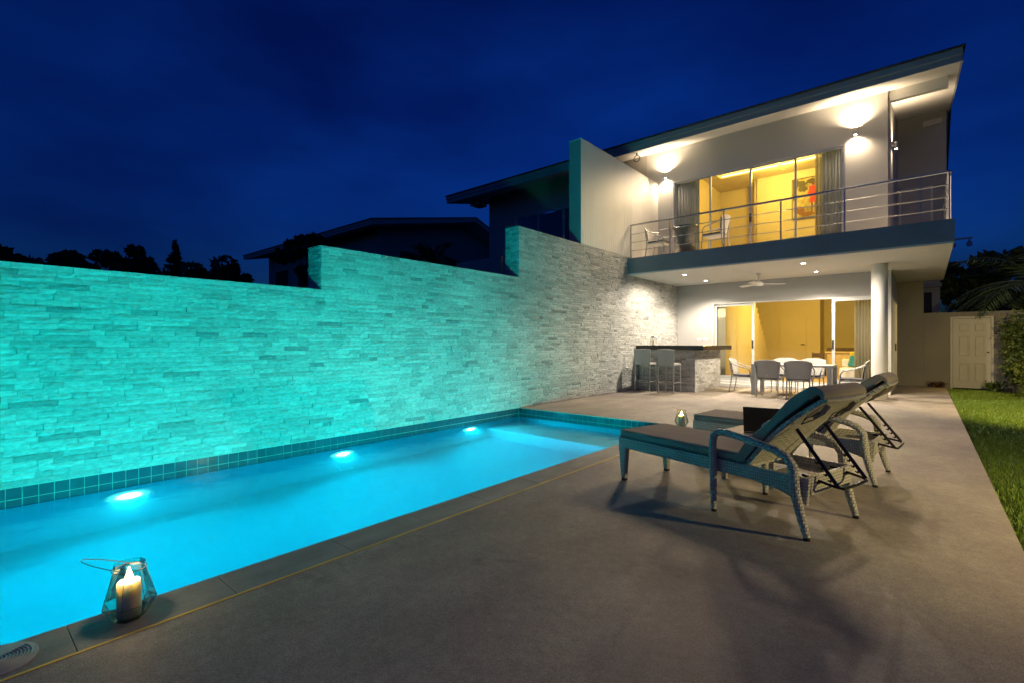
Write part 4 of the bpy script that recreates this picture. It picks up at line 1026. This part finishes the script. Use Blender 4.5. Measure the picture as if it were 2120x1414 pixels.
copy_thing(l0, (-1.90,5.74,0), R_(-4.5), 'grey wicker sun lounger with raised back, nearer the house, behind the laptop')
# side table and laptop
t = thing('side_table', 'low wicker side table with pale top between the sun loungers', 'side table', (-1.18,4.86,0), R_(-10))
for sx in (-1,1):
    for sy in (-1,1): MB().box(sx*.21-.02,sx*.21+.02,sy*.19-.02,sy*.19+.02,0,.40).build('leg', m_wick2, t)
MB().box(-.24,.24,-.22,.22,.401,.43).build('apron', m_wick2, t, bevel=.006); MB().box(-.25,.25,-.23,.23,.431,.441).build('table_top', m_tabletop, t)
t = thing('laptop', 'open black laptop on the side table between the sun loungers', 'laptop', (-1.10,4.84,.442), R_(8))
MB().box(-.17,.17,-.12,.12,0,.014).build('base', m_laptop, t, bevel=.004)
MB().box(-.15,.15,-.04,.10,.0141,.016).build('keyboard', m_screen, t)
MB().box(-.17,.17,-.006,.004,0,.235).build('screen', m_laptop, t, bevel=.004, loc=(0,-.118,.016), rot=(R_(14),0,0))

# ================================================================== candle lanterns
def lantern(loc, label, rz, sc=1.0, handle=-1):
    t = thing('candle_lantern', label, 'lantern', loc, rz, None)
    t.scale = (sc,sc,sc)
    n = 7
    MB().lathe([(.058,0),(.060,.004),(.102,.072),(.092,.115),(.062,.215),(.056,.226),(.060,.240),(.062,.248)], n=n, capb=True, capt=False).build('glass_jar', m_jar, t)
    ed = MB()
    for k in range(n):
        a0, a1 = 2*math.pi*k/n, 2*math.pi*(k+1)/n
        ed.tube([(.0605*math.cos(a0),.0605*math.sin(a0),.005),(.1025*math.cos(a0),.1025*math.sin(a0),.072),(.0625*math.cos(a0),.0625*math.sin(a0),.215)], .0012, 5)
        ed.tube([(.1025*math.cos(a0),.1025*math.sin(a0),.072),(.1025*math.cos(a1),.1025*math.sin(a1),.072)], .0012, 5)
    ed.build('glass_edges', M('glass_edge', (.10,.16,.15), .1), t)
    MB().tube([(.064*math.cos(a),.064*math.sin(a),.224) for a in [2*math.pi*k/24 for k in range(25)]], .0022, 6).build('wire_collar', m_copper, t, True)
    cnd = MB().lathe([(.046,.010),(.047,.160),(.042,.167),(.02,.161),(0,.160)], n=24, capt=False).build('candle', m_wax, t, True)
    MB().lathe([(.001,.164),(.011,.174),(.014,.187),(.009,.206),(.0008,.229)], n=12).build('flame', m_flame, t, True)
    hb = []
    for k in range(21):
        a = math.pi*k/20
        hb.append((-.064*math.sin(math.pi/2)*0 + handle*.165*math.sin(a), .064*math.cos(a), .224+.075*math.sin(a)))
    MB().tube(hb, .0018, 6).build('wire_handle', m_copper, t, True)
    lamp('POINT', 'candle_light', Vector(loc)+Vector((0,0,.207*sc)), 5, (1,.84,.56), None, .012)
    return t
lantern((-2.765,.545,.002), 'faceted glass lantern with burning candle on the pool coping beside the skimmer lid', R_(76))
lantern((-2.80,7.22,.002), 'faceted glass lantern with burning candle at the far corner of the pool', R_(60), 1.0)

# ================================================================== garden lamp on the lawn (its light shows on the lawn and the lounger backs)
m_lampglass = Glass('lamp_glass', (.95,.9,.8), .3)
t = thing('garden_lamp', 'waist high bollard lamp with shaded warm head standing on the lawn', 'garden lamp', (2.5,4.4,-.045))
MB().lathe([(.06,0),(.06,.02),(.04,.03),(.04,1.05)], n=16).build('post', m_dkmetal, t, True)
MB().lathe([(.05,1.051),(.05,1.18)], n=16, capb=False, capt=False).build('diffuser', m_lampglass, t, True)
MB().lathe([(.09,1.181),(.09,1.20),(.02,1.23)], n=16).build('cap', m_dkmetal, t, True)
lamp('SPOT', 'garden_bulb', (2.42,4.4,1.08), P_GARDEN, (1,.80,.34), None, .04, (-1,.35,-1.25), 130, .7)
t = thing('garden_lamp_post', 'tall garden lamp post with warm lantern head standing on the lawn', 'garden lamp', (1.95,9.5,-.045))
MB().lathe([(.09,0),(.09,.04),(.04,.06),(.035,2.55)], n=16).build('post', m_dkmetal, t, True)
MB().lathe([(.09,2.551),(.12,2.80)], n=16, capb=False, capt=False).build('diffuser', m_lampglass, t, True)
MB().lathe([(.15,2.801),(.15,2.82),(.02,2.90)], n=16).build('cap', m_dkmetal, t, True)
lamp('SPOT', 'garden_bulb', (1.95,9.5,2.64), P_POST, (1,.80,.34), None, .05, (.22,.72,-.50), 108, .7)

# ================================================================== vegetation
def leafmesh(pts, size, up=.3, seed=0, asp=2.0):
    """numpy: one folded leaf quad per point"""
    rg = np.random.default_rng(seed); n = len(pts); pts = np.asarray(pts, float)
    d = rg.normal(size=(n,3)); d[:,2] += up; d /= np.linalg.norm(d, axis=1)[:,None]
    e = rg.normal(size=(n,3)); e -= (e*d).sum(1)[:,None]*d; e /= np.linalg.norm(e, axis=1)[:,None]
    s = size*rg.uniform(.6,1.3,size=(n,1))
    v = np.empty((n,4,3)); v[:,0] = pts - d*s; v[:,1] = pts + e*s/asp; v[:,2] = pts + d*s; v[:,3] = pts - e*s/asp
    return v.reshape(-1,3), np.arange(n*4).reshape(-1,4)
def mesh_np(name, v, f, mat, parent=None, loc=(0,0,0)):
    me = bpy.data.meshes.new(name); k = f.shape[1]; nf = len(f)
    me.vertices.add(len(v)); me.vertices.foreach_set('co', v.astype(np.float32).ravel())
    me.loops.add(nf*k); me.loops.foreach_set('vertex_index', f.astype(np.int32).ravel())
    me.polygons.add(nf); me.polygons.foreach_set('loop_start', np.arange(0, nf*k, k, dtype=np.int32)); me.polygons.foreach_set('loop_total', np.full(nf, k, dtype=np.int32))
    me.update(calc_edges=True); me.validate(); me.materials.append(mat)
    o = bpy.data.objects.new(name, me); COL.objects.link(o); o.parent = parent; o.location = loc
    return o
def tree(name, label, loc, h, rx, mat, n=2600, leaf=.16, seed=1, trunk=.35, conifer=False, group=None, tr=.09):
    t = thing(name, label, 'tree', loc, 0, group); rg = np.random.default_rng(seed)
    zc = h*trunk
    T = MB(); T.tube([(0,0,0),(rx*.05,0,h*.3),(-.03*rx,.03*rx,h*.62),(0,0,h*.9)], [tr,tr*.75,tr*.45,tr*.1], 8)
    pts = []
    if conifer:
        for k in range(26):
            q = k/25; z = h*(.12+.86*q); r = rx*(1-q)**.9+.06; m = int(n/26*(1.5-q))
            for b in range(5):
                a = rg.uniform(0,6.28); L = r*rg.uniform(.6,1.1)
                T.tube([(0,0,z),(math.cos(a)*L,math.sin(a)*L,z-.1*L)], [.03,.008], 5)
                u = rg.uniform(.1,1,size=m//5); pts.append(np.stack([np.cos(a)*L*u+rg.normal(0,.09*r+.03,m//5), np.sin(a)*L*u+rg.normal(0,.09*r+.03,m//5), z-.12*L*u+rg.normal(0,.10,m//5)],1))
    else:
        K = 22
        for k in range(K):
            a = rg.uniform(0,6.28); zz = rg.uniform(-.75,1); rr = math.sqrt(max(0,1-zz*zz))*rg.uniform(.45,1.0)
            c = np.array([math.cos(a)*rr*rx, math.sin(a)*rr*rx, zc+(h-zc)*.5*(1+zz*.85)])
            T.tube([(0,0,zc*rg.uniform(.7,1.2)), tuple(c*np.array([.5,.5,.85])), tuple(c)], [tr*.45,tr*.25,tr*.06], 5)
            s = rx*rg.uniform(.20,.36); m = n//K
            p = rg.normal(size=(m,3)); p /= np.linalg.norm(p,axis=1)[:,None]; p *= (rg.uniform(.3,1,size=(m,1))**.5)*s; p[:,2] *= .75
            pts.append(c+p)
    T.build('trunk', m_bark, t, True)
    v, f = leafmesh(np.concatenate(pts), leaf, .2, seed)
    mesh_np('crown', v, f, mat, t)
    return t
def palm(name, label, loc, h, L, nf, mat, seed=1, lean=(0,0), leafw=.035, group=None, tr=.12):
    t = thing(name, label, 'palm', loc, 0, group); rg = np.random.default_rng(seed)
    MB().tube([(0,0,0),(lean[0]*.3,lean[1]*.3,h*.5),(lean[0],lean[1],h)], [tr,tr*.75,tr*.65], 10).build('trunk', m_bark, t, True)
    for k in range(nf):
        a = 2*math.pi*k/nf+rg.uniform(-.2,.2); el = rg.uniform(.15,1.15); pts = []
        p = np.array([lean[0],lean[1],h]); dirv = np.array([math.cos(a)*math.cos(el), math.sin(a)*math.cos(el), math.sin(el)])
        m = 16
        for i in range(m+1):
            pts.append(p.copy()); p = p + dirv*L/m; dirv[2] -= .085+.03*rg.random(); dirv /= np.linalg.norm(dirv)
        v = []; f = []
        side = np.array([-math.sin(a), math.cos(a), 0])
        for i in range(1, m+1):
            for sub in (0,.5):
                i0 = min(i, m-1); c = pts[i0]*(1-sub)+pts[i0+1]*sub; tan = pts[i0+1]-pts[i0]; tan = tan/np.linalg.norm(tan)
                ll = L*.26*math.sin(math.pi*(.12+.85*i/m))
                for s in (-1,1):
                    d = side*s*.75+tan*.6+np.array([0,0,-.35+rg.normal(0,.12)]); d /= np.linalg.norm(d)
                    b = len(v); v += [c, c+d*ll*.45+tan*leafw, c+d*ll, c+d*ll*.45-tan*leafw]; f.append((b,b+1,b+2,b+3))
        fr = mesh_np('frond', np.array(v), np.array(f), mat, t)
        MB().tube([tuple(q) for q in pts], [.018*(1-.8*i/m) for i in range(m+1)], 5).build('stem', mat, fr, True)
    return t
D = 'trees beyond the stone wall'
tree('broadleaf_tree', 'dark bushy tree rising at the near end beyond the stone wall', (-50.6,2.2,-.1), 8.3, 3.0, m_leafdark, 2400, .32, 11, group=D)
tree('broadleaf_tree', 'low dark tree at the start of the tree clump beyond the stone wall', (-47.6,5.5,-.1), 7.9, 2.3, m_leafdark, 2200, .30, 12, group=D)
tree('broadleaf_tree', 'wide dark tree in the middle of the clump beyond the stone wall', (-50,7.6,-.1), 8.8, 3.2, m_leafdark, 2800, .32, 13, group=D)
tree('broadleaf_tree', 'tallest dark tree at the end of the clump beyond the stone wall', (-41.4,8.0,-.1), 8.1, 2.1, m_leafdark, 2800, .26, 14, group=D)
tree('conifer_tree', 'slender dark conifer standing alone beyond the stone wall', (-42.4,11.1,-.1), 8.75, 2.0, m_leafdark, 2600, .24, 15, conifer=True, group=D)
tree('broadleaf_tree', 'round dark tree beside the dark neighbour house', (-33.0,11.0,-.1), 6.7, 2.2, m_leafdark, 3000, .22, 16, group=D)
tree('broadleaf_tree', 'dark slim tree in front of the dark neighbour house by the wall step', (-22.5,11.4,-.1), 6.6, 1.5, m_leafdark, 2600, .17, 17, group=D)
palm('palm_tree', 'small dark palm in front of the side of the dark neighbour house', (-17.2,12.5,-.1), 3.9, 1.3, 11, m_leafdark, 18, group='palms beyond the stone wall')
palm('palm_tree', 'taller dim palm close to the unlit attached unit', (-15.9,13.4,-.1), 4.7, 1.6, 13, m_leafmid, 19, group='palms beyond the stone wall')
# right side, beyond the yard wall
tree('broadleaf_tree', 'broad green tree rising beyond the yard wall next to the house', (2.1,31.0,-.1), 5.9, 2.1, m_leafmid, 4200, .17, 21, group='trees beyond the yard wall')
tree('broadleaf_tree', 'yellow green tree beyond the yard wall away from the house', (4.7,27.0,-.1), 4.2, 1.6, m_leafbright, 3600, .14, 22, group='trees beyond the yard wall')
tree('broadleaf_tree', 'low dark green tree between the others beyond the yard wall', (3.2,24.5,-.1), 3.2, 1.1, m_leafmid, 2600, .11, 23, group='trees beyond the yard wall')
palm('garden_palm', 'tall feathery palm leaning over the yard wall', (2.75,20.1,-.1), 3.0, 2.5, 17, m_palm, 24, lean=(-.25,-.1), leafw=.022)
# shrubs by the gate
def shrub(name, label, loc, h, r, mat, n, leaf, seed, group=None):
    t = thing(name, label, 'shrub', loc, 0, group); rg = np.random.default_rng(seed)
    S_ = MB(); P_ = []
    for k in range(9):
        a = rg.uniform(0,6.28); q = rg.uniform(.2,.8)*r; top = h*rg.uniform(.7,1)
        S_.tube([(0,0,0),(math.cos(a)*q*.4,math.sin(a)*q*.4,top*.45),(math.cos(a)*q,math.sin(a)*q,top)], [.018,.012,.004], 5)
        m = n//9; u = rg.uniform(.25,1.02,size=m)[:,None]
        base = np.array([math.cos(a)*q, math.sin(a)*q, top])
        P_.append(base*np.concatenate([u**1.2,u**1.2,u],1)+rg.normal(size=(m,3))*np.array([r*.26,r*.26,h*.07]))
    S_.build('stem', m_bark, t, True); v, f = leafmesh(np.concatenate(P_), leaf, .4, seed); v[:,2] = np.maximum(v[:,2], .01); mesh_np('foliage', v, f, mat, t)
shrub('garden_shrub', 'tall dark green shrub growing beside the white garden door', (1.72,17.7,-.045), 1.95, .36, m_leafmid, 3000, .05, 31)
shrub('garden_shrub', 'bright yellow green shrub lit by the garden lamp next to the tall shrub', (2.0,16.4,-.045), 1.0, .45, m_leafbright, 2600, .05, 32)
shrub('ground_plant', 'small dark leafy plant at the foot of the garden door', (1.40,18.2,-.045), .26, .22, m_leafmid, 700, .045, 33)
shrub('ground_plant', 'small reddish plant at the foot of the wall where deck meets lawn', (.25,18.35,0), .16, .20, Leaf('leaf_red', (.06,.03,.02), (.12,.06,.03)), 500, .035, 34)
# grass blades
rg = np.random.default_rng(5)
N = 150000
yy = 2.2+16.3*rg.random(N)**1.35; xx = .453+ (np.minimum(.95+.14*yy, 3.2))*rg.random(N)
keep = yy < 18.5; xx, yy = xx[keep], yy[keep]; n = len(xx)
hgt = rg.uniform(.020,.050,n)*(1+.5*(np.sin(xx*3.1)+np.sin(yy*2.3+xx))*.25); a = rg.uniform(0,6.283,n); w = rg.uniform(.0022,.0042,n)*(1+yy*.09)
ln = rg.normal(0,.014,(n,2))
v = np.empty((n,3,3)); v[:,0] = np.stack([xx-np.cos(a)*w, yy-np.sin(a)*w, np.full(n,-.046)],1); v[:,1] = np.stack([xx+np.cos(a)*w, yy+np.sin(a)*w, np.full(n,-.046)],1)
v[:,2] = np.stack([xx+ln[:,0], yy+ln[:,1], -.046+hgt],1)
tag(mesh_np('grass', v.reshape(-1,3), np.arange(n*3).reshape(-1,3), m_grass), 'short green grass blades covering the lawn', 'grass', kind='stuff')
